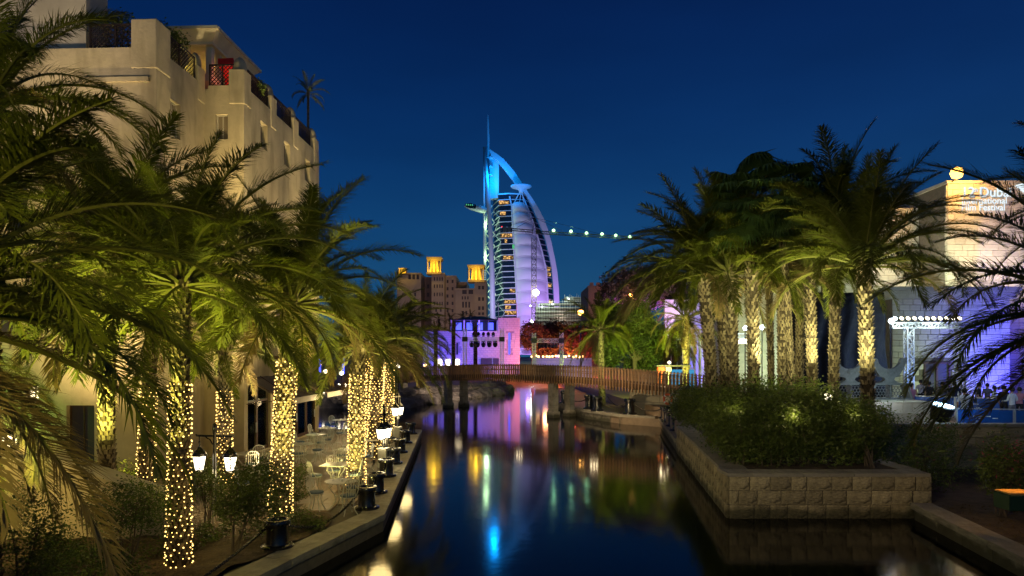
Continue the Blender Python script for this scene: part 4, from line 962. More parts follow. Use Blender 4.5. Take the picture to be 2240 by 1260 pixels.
bed_shrub(655, 1158, 'little dark bush between the nearest bollards', [(.0, 0, .2, .42, .3, .24), (.25, 0, .15, .3, .3, .18)], 2200, .03, 3, seed=5)
bed_shrub(648, 1120, 'young double ball shrub beside the golden palm trunk', [(.05, 0, .95, .26, .24, .24), (.05, 0, .5, .22, .22, .18)], 1800, .028, 2, seed=6, sr=.012)
bed_shrub(455, 1160, 'loose shrub on thin stems tied to stakes under the lanterns', [(-.1, .1, 1.0, .42, .35, .32)], 2200, .03, 5, seed=7, sr=.014)
bed_shrub(560, 1080, 'low yellow green hedge in front of the nearest table', [(.1, 0, .35, 1.0, .35, .35)], 3600, .03, 4, seed=8)
bed_shrub(430, 1075, 'dark bush at the wall behind the double lantern post', [(0, 0, .5, .7, .5, .5)], 2500, .035, 3, 'hedge', seed=9)
bed_shrub(245, 1062, 'clipped dark hedge along the wall at the left', [(-.6, 0, .35, 1.6, .4, .35), (1, 0, .35, 1.2, .4, .35)], 3600, .035, 3, 'hedge', seed=10)
for k, (px, py, s) in enumerate(((560, 1180, .35), (420, 1200, .4), (610, 1150, .25), (340, 1215, .4), (470, 1180, .3), (150, 1240, .45))):
    bed_shrub(px, py, ('tuft of leaves left of the nearest bollard', 'leafy tuft beside the near lit trunk', 'tiny plant at the foot of the golden palm', 'leafy tuft between small tree and lit trunk', 'seedling under the clipped round bush', 'leafy clump at lower left')[k], [(0, 0, s*.6, s, s, s*.6)], 700, .03, 2, seed=50+k, cat='plant')
mb = MB(); p = G(462, 1150, .45)
for x in (-.12, .05): mb.bar((x, 0, 0), (x, 0, 1.1), .03)
mb.bar((-.18, 0, .95), (.14, 0, .97), .03); mb.bar((-.16, 0, .7), (.1, 0, .7), .03)
o = mb.build('plant_support', M['white_metal'], None, loc=p); tag(o, 'pale wooden stakes tied as a plant support under the lanterns', 'plant stake')
# leaf litter on the soil
rs = np.random.RandomState(5); n = 2600; x = rs.uniform(-10, -4.3, n); y = rs.uniform(8, 17.5, n); ok = x < -3.95-(17.2-y)*.285; x, y = x[ok], y[ok]; n = len(x)
a = rs.uniform(0, 6.28, n); s = rs.uniform(.012, .035, n); z = np.full(n, .50)+np.array([.10*mnoise.noise(V((q*1.3, r_*1.3, 0))) for q, r_ in zip(x, y)])
q = np.stack([np.stack([x+np.cos(a+k*1.571)*s*(1 if k % 2 else .45), y+np.sin(a+k*1.571)*s*(1 if k % 2 else .45), z+rs.uniform(-.005, .01, n)], 1) for k in range(4)], 1).reshape(-1, 3)
tag(inst('leaf_litter', qmesh('leaf_litter', q, 4, M['leaf_dry'])), 'dry fallen leaves scattered on the soil of the left bed', 'leaves', kind='stuff')

# ================================================================== right planter: hedge and palms
t = tag(empty('hedge', (8.6, 20.2, 1.2)), 'big dark leafy hedge filling the stone planter on the right', 'hedge')
bl_ = [(-1.6, .0, .9, .9, .6, .9), (-.8, .3, 1.1, .9, .8, 1.0), (.1, .2, 1.15, .9, .8, 1.05), (1.0, .3, 1.1, .9, .8, 1.0), (1.7, .4, .95, .8, .8, .95), (-1.7, 1.6, 1.2, .8, 1.2, .9), (-.6, 2.3, 1.3, 1.4, 1.4, 1.05), (.8, 2.3, 1.35, 1.4, 1.3, 1.0), (-1.2, 4.5, 1.3, .7, 1.6, .85), (-.9, 7, 1.2, .7, 1.8, .75), (2.0, 2.6, 1.1, .6, 1.4, .9), (-1.5, 2.8, 1.1, .6, 1.2, .95), (-1.0, 9, 1.1, .7, 1.8, .8), (-1.9, .5, .7, .6, .8, .7), (2.35, .5, .7, .5, .6, .75), (0, -.1, .6, 2.2, .4, .55)]
inst('foliage', leafmass(bl_, 84000, .052, M['hedge'], 'foliage', .16, 77), t)
rn = random.Random(4)
for i in range(26):
    x = rn.uniform(-2.0, 2.2); y = rn.uniform(-.4, 1.2); MB().tube([(x, y, 0), (x+rn.uniform(-.1, .1), y, .5), (x+rn.uniform(-.3, .3), y, 1.2)], [.02, .016, .008], 5).build('stem', M['bark'], t)
shrub('garden_shrub', 'taller shrub with visible stems at the right end of the planter', 'shrub', (10.35, 19.6, 1.2), [(.1, .2, 1.35, .55, .5, .6), (-.3, .1, .9, .4, .4, .4)], 5200, .042, M['hedge'], 6, seed=61)
RP = [((1900, 852), 20.8, (1889, 560), .215, 3.6, 58, 'frontmost palm of the planter with a thick scaly trunk and full crown'),
      ((1822, 840), 23.5, (1832, 470), .19, 3.3, 42, 'slender palm just left of the frontmost palm'),
      ((1778, 835), 24.5, (1770, 575), .2, 3.2, 40, 'palm with a scaly trunk in the middle of the group'),
      ((1748, 840), 27.5, (1752, 560), .18, 3.2, 24, 'thin palm behind the middle of the group'),
      ((1712, 845), 26.5, (1710, 590), .2, 3.3, 26, 'palm between the fan palm and the middle of the group'),
      ((1605, 850), 24.2, (1597, 580), .225, 3.9, 48, 'thick palm left of the tall fan palm'),
      ((1562, 850), 25.2, (1536, 595), .235, 3.9, 50, 'leftmost palm of the planter leaning to the left'),
      ((1590, 850), 27.5, (1572, 575), .23, 4.0, 36, 'palm half hidden behind the leftmost planter palm'),
      ((1688, 845), 28.0, (1682, 600), .15, 3.2, 22, 'thinnest trunk of the planter group')]
GR = 'palm trees in the stone planter'
for k, ((px, py), Y, cr, r, L, n, lb) in enumerate(RP):
    b = P(px, py, Y); b.z = 1.2; c = P(cr[0], cr[1], Y)
    palm(lb, b, c.z-1.2, r, L, n, GR, lean=(c.x-b.x, 0), kind='hi' if Y < 22 else 'mid', seed=70+k, classes=(0, 5.2), rough=1.3)
b = P(1650, 850, 23.5); b.z = 1.2; c = P(1640, 440, 23.5)
palm('tallest palm with round fan leaves at the top of the group', b, c.z-1.2, .22, 2.1, 50, GR, lean=(c.x-b.x, 0), fan=True, seed=90, name='fan_palm', rough=1.4)
b = P(1735, 850, 23); b.z = 1.2; c = P(1705, 430, 23)
palm('second fan palm half hidden behind the tallest one', b, c.z-1.2, .14, 1.8, 30, GR, lean=(c.x-b.x, 0), fan=True, seed=91, name='fan_palm')
palm('palm cut by the right edge with long fronds hanging over the flower bed', (9.7, 11.0, .4), 4.9, .22, 3.5, 46, GR, kind='hi', seed=99, classes=(0, 7.2))
palm('upper palm crown in the right edge against the lettered wall', (15.6, 17.5, .4), 7.6, .22, 3.5, 36, GR, kind='hi', seed=98)
for x, y, tx, ty, e in ((8.2, 19.3, 9.0, 21.5, 160), (10.2, 19.6, 10.5, 21.5, 120), (6.9, 20.4, 7.0, 21.5, 150), (8.6, 23, 9.0, 25, 150), (10.6, 23.5, 10.5, 25, 120)):
    lamp('SPOT', (x, y, 4.3), e*5.0, (1, .97, .42), .12, (tx, ty+.4, 6.2), 125, .9, name='planter_uplight')
    lamp('POINT', (x, y+.6, 2.7), 9, (1, .85, .35), .1, name='hedge_light')
t = tag(empty('garden_light', (10.15, 21.9, 3.0)), 'small square lamp glowing among the palm trunks above the hedge', 'lamp')
MB().box((0, 0, .1), (.16, .16, .2)).build('glass', M['lantern'], t); MB().bar((0, 0, -1.8), (0, 0, 0), .04).build('post', M['iron'], t)
lamp('POINT', (0, -.2, .15), 10, (1, .8, .5), .08, parent=t, name='lamp')

# flower bed on the right
fs_ = [((12.2, 17.0), 'flowering oleander with pink blossoms and pale stems beside the planter end', [(.1, 0, 1.2, .6, .5, .8)], 3800, 170), ((13.4, 16.2), 'broad leafy shrub with pink blossoms in the middle of the flower bed', [(0, 0, .8, .9, .6, .75)], 4600, 120),
       ((12.6, 14.4), 'low shrub at the front of the flower bed', [(0, 0, .45, .9, .6, .45)], 4200, 30), ((12.3, 20.2), 'dark shrub in the corner between planter and boundary wall', [(0, 0, 1.1, .8, .8, 1.1)], 4800, 40), ((14.6, 19.5), 'shrub in front of the long boundary wall', [(0, 0, .7, 1.0, .7, .6)], 3600, 60), ((11.7, 12.0), 'dark low bush in the bottom right corner', [(0, 0, .4, .8, .7, .4)], 3000, 10)]
for k, ((x, y), lb, bb, n, nf) in enumerate(fs_): shrub('flowering_shrub', lb, 'shrub', (x, y, .42), bb, n, .045, M['hedge'], 6, seed=110+k, extra=(nf, .05, M['pink']), sr=.02)
n = 1800; x = rs.uniform(10.0, 13.6, n); y = rs.uniform(8.5, 18.2, n); ok = x > 9.9+(y-8.3)*.148; x, y = x[ok], y[ok]; n = len(x); a = rs.uniform(0, 6.28, n); s = rs.uniform(.02, .05, n)
q = np.stack([np.stack([x+np.cos(a+k*1.571)*s*(1 if k % 2 else .45), y+np.sin(a+k*1.571)*s*(1 if k % 2 else .45), .425+rs.uniform(0, .05, n)], 1) for k in range(4)], 1).reshape(-1, 3)
tag(inst('leaf_litter', qmesh('leaf_litter', q, 4, M['leaf_dry'])), 'dry leaves lying along the curb of the right flower bed', 'leaves', kind='stuff')
t = tag(empty('bed_light_box', P(2222, 1075, 14.5)), 'flat green box with a glowing orange top in the flower bed', 'light box')
MB().cbox((0, 0, -.2), (.62, .5, .34), .02).build('housing', mat('green_painted_box', (.01, .05, .02), .5), t); MB().box((0, 0, -.01), (.58, .46, .03)).build('top', mat('lit_sand', (.6, .35, .1), .9), t)
lamp('POINT', (0, .1, .4), 9, (1, .45, .08), .1, parent=t, name='lamp')
lamp('SPOT', (16, 10, 9), 500, (1, .62, .22), .3, (12, 13, .4), 60, .9, name='street_fill')
lamp('SPOT', (-3.0, 4.0, 7.5), 2700, (1, .80, .42), .5, (9, 23, 3.6), 52, .9, name='street_fill')

# ================================================================== footbridge
FB = tag(empty('footbridge', (0, 0, 0)), 'arched timber slatted footbridge crossing the canal on square stone piers', 'footbridge')
A_, B_ = V((-13.2, 67.5)), V((12.6, 38.06)); dirb = (B_-A_).normalized(); nb_ = V((-dirb.y, dirb.x)); angb = math.atan2(dirb.y, dirb.x); Lb = (B_-A_).length
WB = 2.2
def zr(t_): return 3.80-3.1*(t_-.5)**2
t2 = lambda q: q
sl_me = MB().box((0, 0, 0), (1, 1, 1)).mesh('slat', M['wood'])
ns = 150
for side in (0, 1):
    for i in range(ns if side == 0 else 145):
        q = (i+.5)/(ns if side == 0 else 145); p = A_.lerp(B_, q)+nb_*(WB*side); ht = 1.35+(.10*(q-.5) if q > .5 else 0)
        z = zr(q)+random.uniform(-.008, .008)
        inst('slat', sl_me, FB, (p.x, p.y, z-ht/2), (0, 0, angb), (.065, .10, ht))
n = 40; deck = MB(); rail = MB(); 
for side in (0, 1):
    for off, dz, w_, h_ in ((.09, -.09, .10, .05), (.09, -.42, .05, .05), (.10, -.98, .16, .30)):
        pts = []
        for i in range(n):
            q0, q1 = i/n, (i+1)/n; o_ = off if side == 0 else WB-off
            a = A_.lerp(B_, q0)+nb_*o_; b = A_.lerp(B_, q1)+nb_*o_
            (rail if w_ != .16 else deck).bar((a.x, a.y, zr(q0)+dz), (b.x, b.y, zr(q1)+dz), w_, h_)
    rail.build('handrail', M['wood'], FB, kind='stuff'); rail = MB()
deck.build('beam', M['dark_wood'], FB, kind='stuff')
dk = MB()
for i in range(n):
    q0, q1 = i/n, (i+1)/n; a = A_.lerp(B_, q0)+nb_*.14; b = A_.lerp(B_, q1)+nb_*.14; c = b+nb_*(WB-.28); d = a+nb_*(WB-.28); z0, z1 = zr(q0)-.98, zr(q1)-.98
    dk.add([(a.x, a.y, z0), (b.x, b.y, z1), (c.x, c.y, z1), (d.x, d.y, z0), (a.x, a.y, z0-.12), (b.x, b.y, z1-.12), (c.x, c.y, z1-.12), (d.x, d.y, z0-.12)], [(0, 1, 2, 3), (7, 6, 5, 4), (0, 4, 5, 1), (2, 6, 7, 3)])
dk.build('deck', M['wood'], FB)
for q in (.04, .29, .62, .93):
    for o_ in (.25, WB-.25):
        p = A_.lerp(B_, q)+nb_*o_; zt = zr(q)-1.30
        pr = MB().cbox((p.x, p.y, zt/2-.2), (.55, .55, zt+.4), .02, angb).build('pier', M['coping'], FB)
        MB().cbox((p.x, p.y, .05), (.72, .72, .75), .03, angb).build('footing', M['coping'], pr)
        for z in (.9, 1.5): MB().box((p.x, p.y, z), (.56, .56, .02), angb).build('joint', M['mortar'], pr)
    p = A_.lerp(B_, q)+nb_*WB/2; MB().box((p.x, p.y, zr(q)-1.22), (.5, WB-.3, .2), angb).build('crossbeam', M['dark_wood'], FB)
for q in (.3, .5, .7, .85):
    p = A_.lerp(B_, q)+nb_*(WB/2); lamp('POINT', (p.x, p.y, zr(q)-.5), 34, (1, .78, .45), .3, name='deck_light')
for q, e in ((.2, 200), (.5, 260), (.8, 330)):
    p = A_.lerp(B_, q)-nb_*6; lamp('SPOT', (p.x, p.y, .6), e*1.3, (1, .72, .38), .4, (*(A_.lerp(B_, q)), 2.8), 120, 1, name='bridge_flood')
# lifebuoy
t = tag(empty('lifebuoy', P(1461, 873, 38.5), angb), 'orange lifebuoy hanging under the right end of the footbridge', 'lifebuoy')
mb = MB(); mb.tube([(.27*math.cos(k*math.pi/12), 0, .27*math.sin(k*math.pi/12)) for k in range(25)], .065, 8, False); mb.build('ring', M['orange'], t, True)
for k in range(4): a = rad(45+90*k); mb = MB(); mb.tube([(.27*math.cos(a+d), 0, .27*math.sin(a+d)) for d in (-.16, 0, .16)], .068, 8); mb.build('band', M['white_print'], t)
MB().tube([(0, 0, .3), (0, .05, .7)], .012, 5).build('cord', M['rope'], t)

# bollard lights and lamps behind the left inlet
for k, (px, py) in enumerate(((707, 838), (742, 836), (757, 836))):
    t = tag(empty('path_light', P(px, py+14, 56)), ('upright strip light, leftmost of the three beyond the terrace', 'upright strip light, middle one of the three beyond the terrace', 'upright strip light, rightmost of the three beyond the terrace')[k], 'path light', 'strip lights beyond the terrace')
    MB().box((0, 0, .5), (.14, .14, .85)).build('glass', M['strip'], t); MB().box((0, 0, 1.0), (.2, .2, .1)).build('cap', M['black'], t); MB().box((0, 0, .02), (.22, .22, .1)).build('foot', M['black'], t); t.location.z = 1.25
for k, (px, py, Y, m_) in enumerate(((871, 786, 62, 'lantern'), (872, 800, 62, 'lantern'), (712, 812, 60, 'lantern'), (747, 816, 60, 'lantern'), (700, 795, 70, 'candle'), (930, 800, 70, 'candle'))):
    t = tag(empty('globe_lamp', P(px, py, Y)), ('upper round white lamp at the left end of the footbridge', 'lower round white lamp at the left end of the footbridge', 'round white lamp beyond the inlet on the left', 'round white lamp beyond the inlet on the right', 'small amber lamp far beyond the terrace', 'small amber lamp behind the footbridge railing')[k], 'lamp')
    MB().lathe([(.02, -.2), (.15, -.12), (.2, 0), (.15, .12), (.02, .2)], 12).build('globe', M[m_], t, True); MB().tube([(0, 0, -.2), (0, 0, 1.25-t.location.z)], .03, 6).build('post', M['iron'], t)
for k, (px, w_) in enumerate(((728, 8), (751, 6), (640+60, 5))):
    t = tag(MB().box((0, 0, 0), (w_/25, .1, 1.6)).build('blue_screen', M['blue_glow'], loc=P(px, 800, 68)), ('bright blue upright panel beyond the inlet, leftmost', 'bright blue upright panel beyond the inlet, next to the palms', 'faint blue panel far beyond the terrace')[k], 'panel')
# ================================================================== the sail shaped tower (metres about 0.603 per photo pixel at 900 m)
TY = 900.0; S_ = TY/F
def tx(px): return (px-1120)*S_
def tz(py): return CZ+(HZ-py)*S_
BT = tag(empty('sail_tower', (0, TY, 0)), 'tall sail shaped white tower lit blue and violet on the horizon', 'tower')
def interp(tab, py):
    for (y0, x0), (y1, x1) in zip(tab, tab[1:]):
        if y0 <= py <= y1 or (y1, x1) == tab[-1]: return x0+(x1-x0)*(py-y0)/(y1-y0)
e0 = [(425, 1077), (780, 1086)]; eBC = [(422, 1089.5), (685, 1104), (790, 1108)]; eCD = [(422, 1113), (447, 1119), (540, 1124), (675, 1131.5), (790, 1135)]
eDE = [(420, 1140), (437, 1147), (474, 1162.6), (543, 1184.5), (590, 1195.5), (675, 1200), (790, 1203)]
eEF = [(420, 1149), (466, 1170), (521, 1192), (580, 1206), (667, 1212), (790, 1213)]
levels = [425+12.1*i for i in range(30)]
glassm = M['tower_glass']
def plan(py):
    return [(tx(interp(e0, py)), 34), (tx(interp(eBC, py)), 4), (tx(interp(eCD, py)), 0), (tx(interp(eDE, py)), 3), (tx(interp(eEF, py)), 14), (tx(interp(eEF, py))-8, 42), (tx(interp(e0, py))+6, 60)]
def loft(mb, pl0, z0, pl1, z1):
    n = len(pl0); vs = [(x, y, z0) for x, y in pl0]+[(x, y, z1) for x, y in pl1]
    mb.add(vs, [tuple(range(n-1, -1, -1)), tuple(range(n, 2*n))]+[(i, (i+1) % n, n+(i+1) % n, n+i) for i in range(n)])
def grow(pl, d):
    cx = sum(p[0] for p in pl)/len(pl); cyy = sum(p[1] for p in pl)/len(pl); out = []
    for x, y in pl: v = V((x-cx, y-cyy)); out.append((x+v.normalized().x*d, y+v.normalized().y*d))
    return out
for i in range(29):
    ya, yb = levels[i], levels[i+1]
    mb = MB(); loft(mb, plan(yb-1.8), tz(yb-1.8), plan(ya), tz(ya)); mb.build('window_band', glassm, BT)
    mb = MB(); loft(mb, grow(plan(yb), .7), tz(yb), grow(plan(yb-1.8), .7), tz(yb-1.8)); mb.build('floor_slab', M['steel'], BT)
mb = MB(); loft(mb, grow(plan(425), 1.2), tz(425), grow(plan(423), .6), tz(422)); mb.build('floor_slab', M['steel'], BT)
# lit rooms
rn = random.Random(8)
for lv, a, b in ((1, .0, .9), (3, .05, .5), (7, .0, .95), (8, .3, .5), (11, .1, 1), (17, .5, 1), (19, .0, 1), (20, .05, .5), (21, .0, 1), (23, 0, 1), (25, 0, 1)):
    if lv > 29: continue
    ya, yb = levels[lv]+1.5, levels[lv]+8.5; x0, x1 = interp(eBC, ya)+1, interp(eCD, ya)-1; X0, X1 = tx(x0+(x1-x0)*a), tx(x0+(x1-x0)*b)
    MB().box(((X0+X1)/2, 1.2, (tz(ya)+tz(yb))/2), (X1-X0, 1.6+4.6*0, tz(ya)-tz(yb))).build('lit_room', M['room'], BT)
    bpy.data.objects[BT.name].children[-1].location.y = -.2
for lv in (13, 14, 19, 22, 16, 24, 25): # right wing rooms
    ya, yb = levels[lv]+2, levels[lv]+8; x0, x1 = interp(eDE, ya)+1, interp(eEF, ya)-2; MB().box(((tx(x0)+tx(x1))/2, 5.5, (tz(ya)+tz(yb))/2), (tx(x1)-tx(x0), 5, tz(ya)-tz(yb))).build('lit_room', M['room'], BT)
MB().box((tx(1123), -2.2, tz(540)), (2.6, .5, 5.2)).build('green_window', M['room_green'], BT)
# fabric sail in horizontal bands, bulging
bands = [447, 468, 491, 515, 540, 565, 590, 616, 641, 667, 694, 722, 752]
for i in range(len(bands)-1):
    ya, yb = bands[i], bands[i+1]; vs = []; fs = []; nu, nv = 12, 6
    for j in range(nv+1):
        s = j/nv; py = ya+(yb-ya)*s; xa, xb = tx(interp(eCD, py)+.5), tx(interp(eDE, py)-1)
        for k in range(nu+1):
            q = k/nu; arc = 2.2*(1-(2*q-1)**2)*(1 if i else 1)
            yy = -1.0-(6.5*math.sin(math.pi*q)**.7)-(3.4*math.sin(math.pi*s)**.75)*math.sin(math.pi*q)**.5+3*q
            vs.append((xa+(xb-xa)*q, yy, tz(py)+arc*(1)))
    for j in range(nv):
        for k in range(nu): a = j*(nu+1)+k; fs.append((a, a+1, a+nu+2, a+nu+1))
    MB().add(vs, fs).build('sail_panel', M['sail'], BT, True)
    # seam rope
    MB().tube([(tx(interp(eCD, yb)+.5)+(tx(interp(eDE, yb)-1)-tx(interp(eCD, yb)+.5))*q/12, -1.6-(6.5*math.sin(math.pi*q/12)**.7)+3*q/12, tz(yb)+2.2*(1-(2*q/12-1)**2)) for q in range(13)], .55, 5).build('seam', M['steel'], BT, True)
# dark edges beside the sail
for tab in (eCD, eDE):
    MB().tube([(tx(interp(tab, p)), -1.2 if tab is eCD else 1.5, tz(p)) for p in range(430, 790, 20)], 1.0, 6).build('edge_tube', M['steel'], BT)
# curved arch
outer = [(1071, 329), (1085, 338), (1100.5, 349.5), (1113, 363), (1126, 379), (1137, 395), (1146, 410), (1162.6, 433.5), (1176, 455), (1188, 477), (1198, 504), (1206, 532), (1213, 565), (1219, 598), (1222, 632), (1223, 667), (1223.5, 790)]
inner = [(1074, 342), (1083, 349), (1092, 358), (1103, 371), (1112, 383), (1124, 398), (1135, 413), (1151.6, 430), (1163, 450), (1173, 472), (1184, 500), (1193, 524), (1201, 558), (1207, 590), (1210, 630), (1212, 667), (1213, 790)]
o2 = [(tx(x), tz(y)) for x, y in outer]; i2 = [(tx(x), tz(y)) for x, y in inner]
mb = MB()
for k in range(len(o2)-1):
    q = [o2[k], o2[k+1], i2[k+1], i2[k]]; mb.add([(x, -6, z) for x, z in q]+[(x, 3, z) for x, z in q], [(0, 1, 2, 3), (7, 6, 5, 4), (0, 4, 5, 1), (2, 6, 7, 3)])
mb.build('arch', M['steel'], BT)
# mast fin, needle, spine tubes
MB().slab([(tx(a), tz(b)) for a, b in ((1070, 333), (1078, 336), (1091, 356), (1091, 430), (1072, 432))], 6, 16).build('fin', M['steel'], BT)
MB().tube([(tx(1069), 0, tz(345)), (tx(1068), 0, tz(300)), (tx(1067.3), 0, tz(262)), (tx(1067), 0, tz(251))], [2.0, 1.8, 1.4, .6], 10).build('needle', M['steel'], BT)
MB().tube([(tx(1060), -12, tz(328)), (tx(1066), -14, tz(400)), (tx(1073), -16, tz(500)), (tx(1077), -17, tz(600)), (tx(1080), -18, tz(790))], [1.8, 2.6, 3.0, 3.4, 3.8], 10).build('front_strut', M['steel'], BT, True)
MB().tube([(tx(1058.5), 4, tz(330)), (tx(1058.5), 6, tz(450)), (tx(1059.5), 8, tz(600)), (tx(1062), 8, tz(790))], [1.1, 1.4, 1.6, 1.8], 8).build('rear_strut', M['steel'], BT, True)
for y in (347, 367, 385): MB().slab([(tx(1070), tz(y)), (tx(1079), tz(y)), (tx(1072), tz(y-4))], -4, 4).build('mast_bracket', M['steel'], BT)
lm = mat('lit_lattice_steel', (.7, .75, .6), .5, .05, 1, 0)
mb = MB()
for k in range(9):
    ya = 452+k*27; yb = ya+27
    xa = lambda p: tx(1061+(p-450)*.008); xb = lambda p: tx(1080+(p-450)*.02)
    mb.bar((xa(ya), 14, tz(ya)), (xb(yb), 24, tz(yb)), 1.0); mb.bar((xb(ya), 24, tz(ya)), (xa(yb), 14, tz(yb)), 1.0)
mb.build('bracing', lm, BT)
mb = MB(); mb.tube([(tx(1076), 10, tz(446)), (tx(1066), 8, tz(462)), (tx(1062), 8, tz(490)), (tx(1061), 8, tz(690))], 1.0, 6)
mb.build('brace_arc', lm, BT)
for k in range(5): # diagonal braces on the glass side
    ya = 450+k*52; MB().bar((tx(interp(e0, ya)), 31, tz(ya)), (tx(interp(eBC, ya+26)), 2, tz(ya+26)), .55).build('diagonal', M['steel'], BT); MB().bar((tx(interp(eBC, ya+26)), 2, tz(ya+26)), (tx(interp(e0, ya+52)), 31, tz(ya+52)), .55).build('diagonal', M['steel'], BT)
# helipad
hx, hz = tx(1140), tz(416)
MB().lathe([(2, -6.5), (4, -3.2), (9.5, -1.0), (13.2, .2), (13.8, 1.2), (13.8, 2.0), (13.0, 2.2), (.5, 2.2)], 32, (hx, -14, hz)).build('helipad', M['steel'], BT, True)
for d in (-9, 0, 7): MB().bar((hx+d*.15, -13, hz-4), (hx+d-3, 2, hz-22), .9).build('helipad_strut', M['steel'], BT)
# cantilevered restaurant
c = V((tx(1038), -6, tz(456)))
mb = MB(); mb.tube([(tx(1060), 6, tz(458)), (tx(1048), 0, tz(457)), (tx(1030), -6, tz(454.5)), (tx(1018), -10, tz(453.5))], [4.2, 4.6, 4.0, 1.6], 10); mb.build('sky_restaurant', M['steel'], BT, True)
mb = MB(); mb.tube([(tx(1040), -5.4, tz(454.5)), (tx(1031), -8.0, tz(453.2)), (tx(1020), -11.5, tz(452.8))], [3.3, 3.6, 2.0], 8); mb.build('restaurant_glazing', glassm, BT)
for k in range(4): MB().box((tx(1022+k*4), -13.5+k*.9, tz(452.6)), (1.2, .8, 1.6)).build('restaurant_window', M['room_green'], BT)
# floods for the tower
VIO = (.50, .33, 1); BLU = (.0, .25, 1)
lamp('SPOT', (30, 700, 8), 1.15e6, VIO, 3, (36, 900, 75), 60, .9, name='tower_flood')
lamp('SPOT', (70, 730, 8), .8e6, (.62, .24, 1), 3, (50, 900, 35), 52, .9, name='tower_flood')
lamp('SPOT', (-60, 740, 8), .5e6, (.6, .72, .9), 3, (-28, 900, 130), 58, .9, name='tower_flood')
lamp('SPOT', (-10, 790, 150), .3e6, BLU, 3, (-14, 903, 288), 48, .35, name='tower_flood')
lamp('SPOT', (40, 790, 170), .3e6, BLU, 3, (8, 900, 255), 45, .35, name='tower_flood')
lamp('POINT', (tx(1082), -20+900, tz(395)), .6e5, (0, .3, 1), 3, name='mast_lamp')
lamp('POINT', (tx(1064), 905, tz(560)), 1.6e4, (.6, 1, .5), 3, name='bracing_lamp'); lamp('POINT', (tx(1064), 905, tz(640)), 1.6e4, (.6, 1, .5), 3, name='bracing_lamp'); lamp('POINT', (tx(1064), 905, tz(490)), 1.2e4, (.6, 1, .5), 3, name='bracing_lamp')

# ================================================================== tower crane
CYY = 430.0; cs = CYY/F
def cp(px, py): return V(((px-1120)*cs, 0, CZ+(HZ-py)*cs))
CR = tag(empty('tower_crane', (0, CYY, 0)), 'yellow tower crane with a jib of bright lamps standing before the sail tower', 'crane')
m_y = mat('crane_paint', (.10, .08, .04), .5)
def truss_mesh(mb, a, b, w_, bay, r_):
    a, b = V(a), V(b); t_ = (b-a).normalized(); up = V((0, 0, 1)) if abs(t_.z) < .9 else V((0, 1, 0)); u = t_.cross(up).normalized()*w_/2; v = t_.cross(u).normalized()*w_/2
    cs_ = [u+v, -u+v, -u-v, u-v]; n = max(1, round((b-a).length/bay))
    for c in cs_: mb.bar(a+c, b+c, r_*1.5)
    for i in range(n):
        p, q = a.lerp(b, i/n), a.lerp(b, (i+1)/n)
        for k in range(4):
            c, d = cs_[k], cs_[(k+1) % 4]; mb.bar(p+(c if i % 2 else d), q+(d if i % 2 else c), r_); mb.bar(p+c, p+d, r_)
    return mb
bx = cp(1168, 700).x
truss_mesh(MB(), (bx, 0, 1), (bx, 0, cp(0, 520).z), 2.8, 3.4, .22).build('mast', m_y, CR)
mb = MB(); apex = V((bx+.5, 0, cp(0, 476).z)); top = V((bx, 0, cp(0, 512).z))
for d in (-1.3, 1.3): mb.bar(top+V((d, 0, 0)), apex, .3)
for k in range(4): z = top.z+(apex.z-top.z)*k/5; mb.bar((bx-1.3+k*.25, 0, z), (bx+1.3-k*.15, 0, z+2), .2)
mb.build('apex', m_y, CR)
ja, jb = cp(1172, 508), cp(1392, 521)
truss_mesh(MB(), ja, jb, 1.6, 2.2, .14).build('jib', m_y, CR)
truss_mesh(MB(), cp(1166, 506), cp(1098, 500), 1.4, 2.2, .16).build('counter_jib', m_y, CR)
for x in (1104, 1114): MB().box(cp(x, 500)+V((0, 0, -.6)), (2.2, 2, 3.2)).build('counterweight', M['concrete'], CR)
MB().box(cp(1176, 507), (2.0, 1.8, 2.6)).build('cab', m_y, CR)
for q in (cp(1130, 498), cp(1102, 498)): MB().tube([apex, q], .09, 4).build('tie', M['iron'], CR)
for q in (cp(1230, 505), cp(1310, 511)): MB().tube([apex, q], .09, 4).build('tie', M['iron'], CR)
MB().lathe([(.02, -.5), (.45, 0), (.02, .5)], 8, cp(1098, 496)).build('red_beacon', M['red_glow'], CR)
for px, py in ((1211, 504), (1249, 506), (1283, 510), (1317, 512), (1347, 515), (1378, 518)):
    p = cp(px, py); lm_ = MB().lathe([(.05, -.75), (.8, -.55), (1.0, 0), (.8, .55), (.05, 1.0)], 10, p).build('lamp', M['greenish'], CR, True)
    l = lamp('POINT', p+V((0, -1.2, -.5)), 900, (.4, 1, .55), .4, name='light', parent=CR)
p = cp(1172, 641); MB().lathe([(.1, -2.1), (1.6, -1.3), (2.1, 0), (1.6, 1.3), (.1, 2.1)], 12, p+V((0, -2.5, 0))).build('floodlight', glow('white_floodlight', (.85, .9, 1), 60, False), CR, True)
lamp('POINT', (p.x, CYY-5, p.z), 9000, (.8, .85, 1), 1, name='crane_flood')
p = cp(1163, 704); MB().lathe([(.1, -.9), (.8, -.5), (1, 0), (.8, .5), (.1, .9)], 12, p+V((0, -3, 0))).build('floodlight', M['cold'], CR, True)
lamp('POINT', (p.x, CYY-6, p.z), 2500, (.6, .9, 1), 1, name='crane_flood')

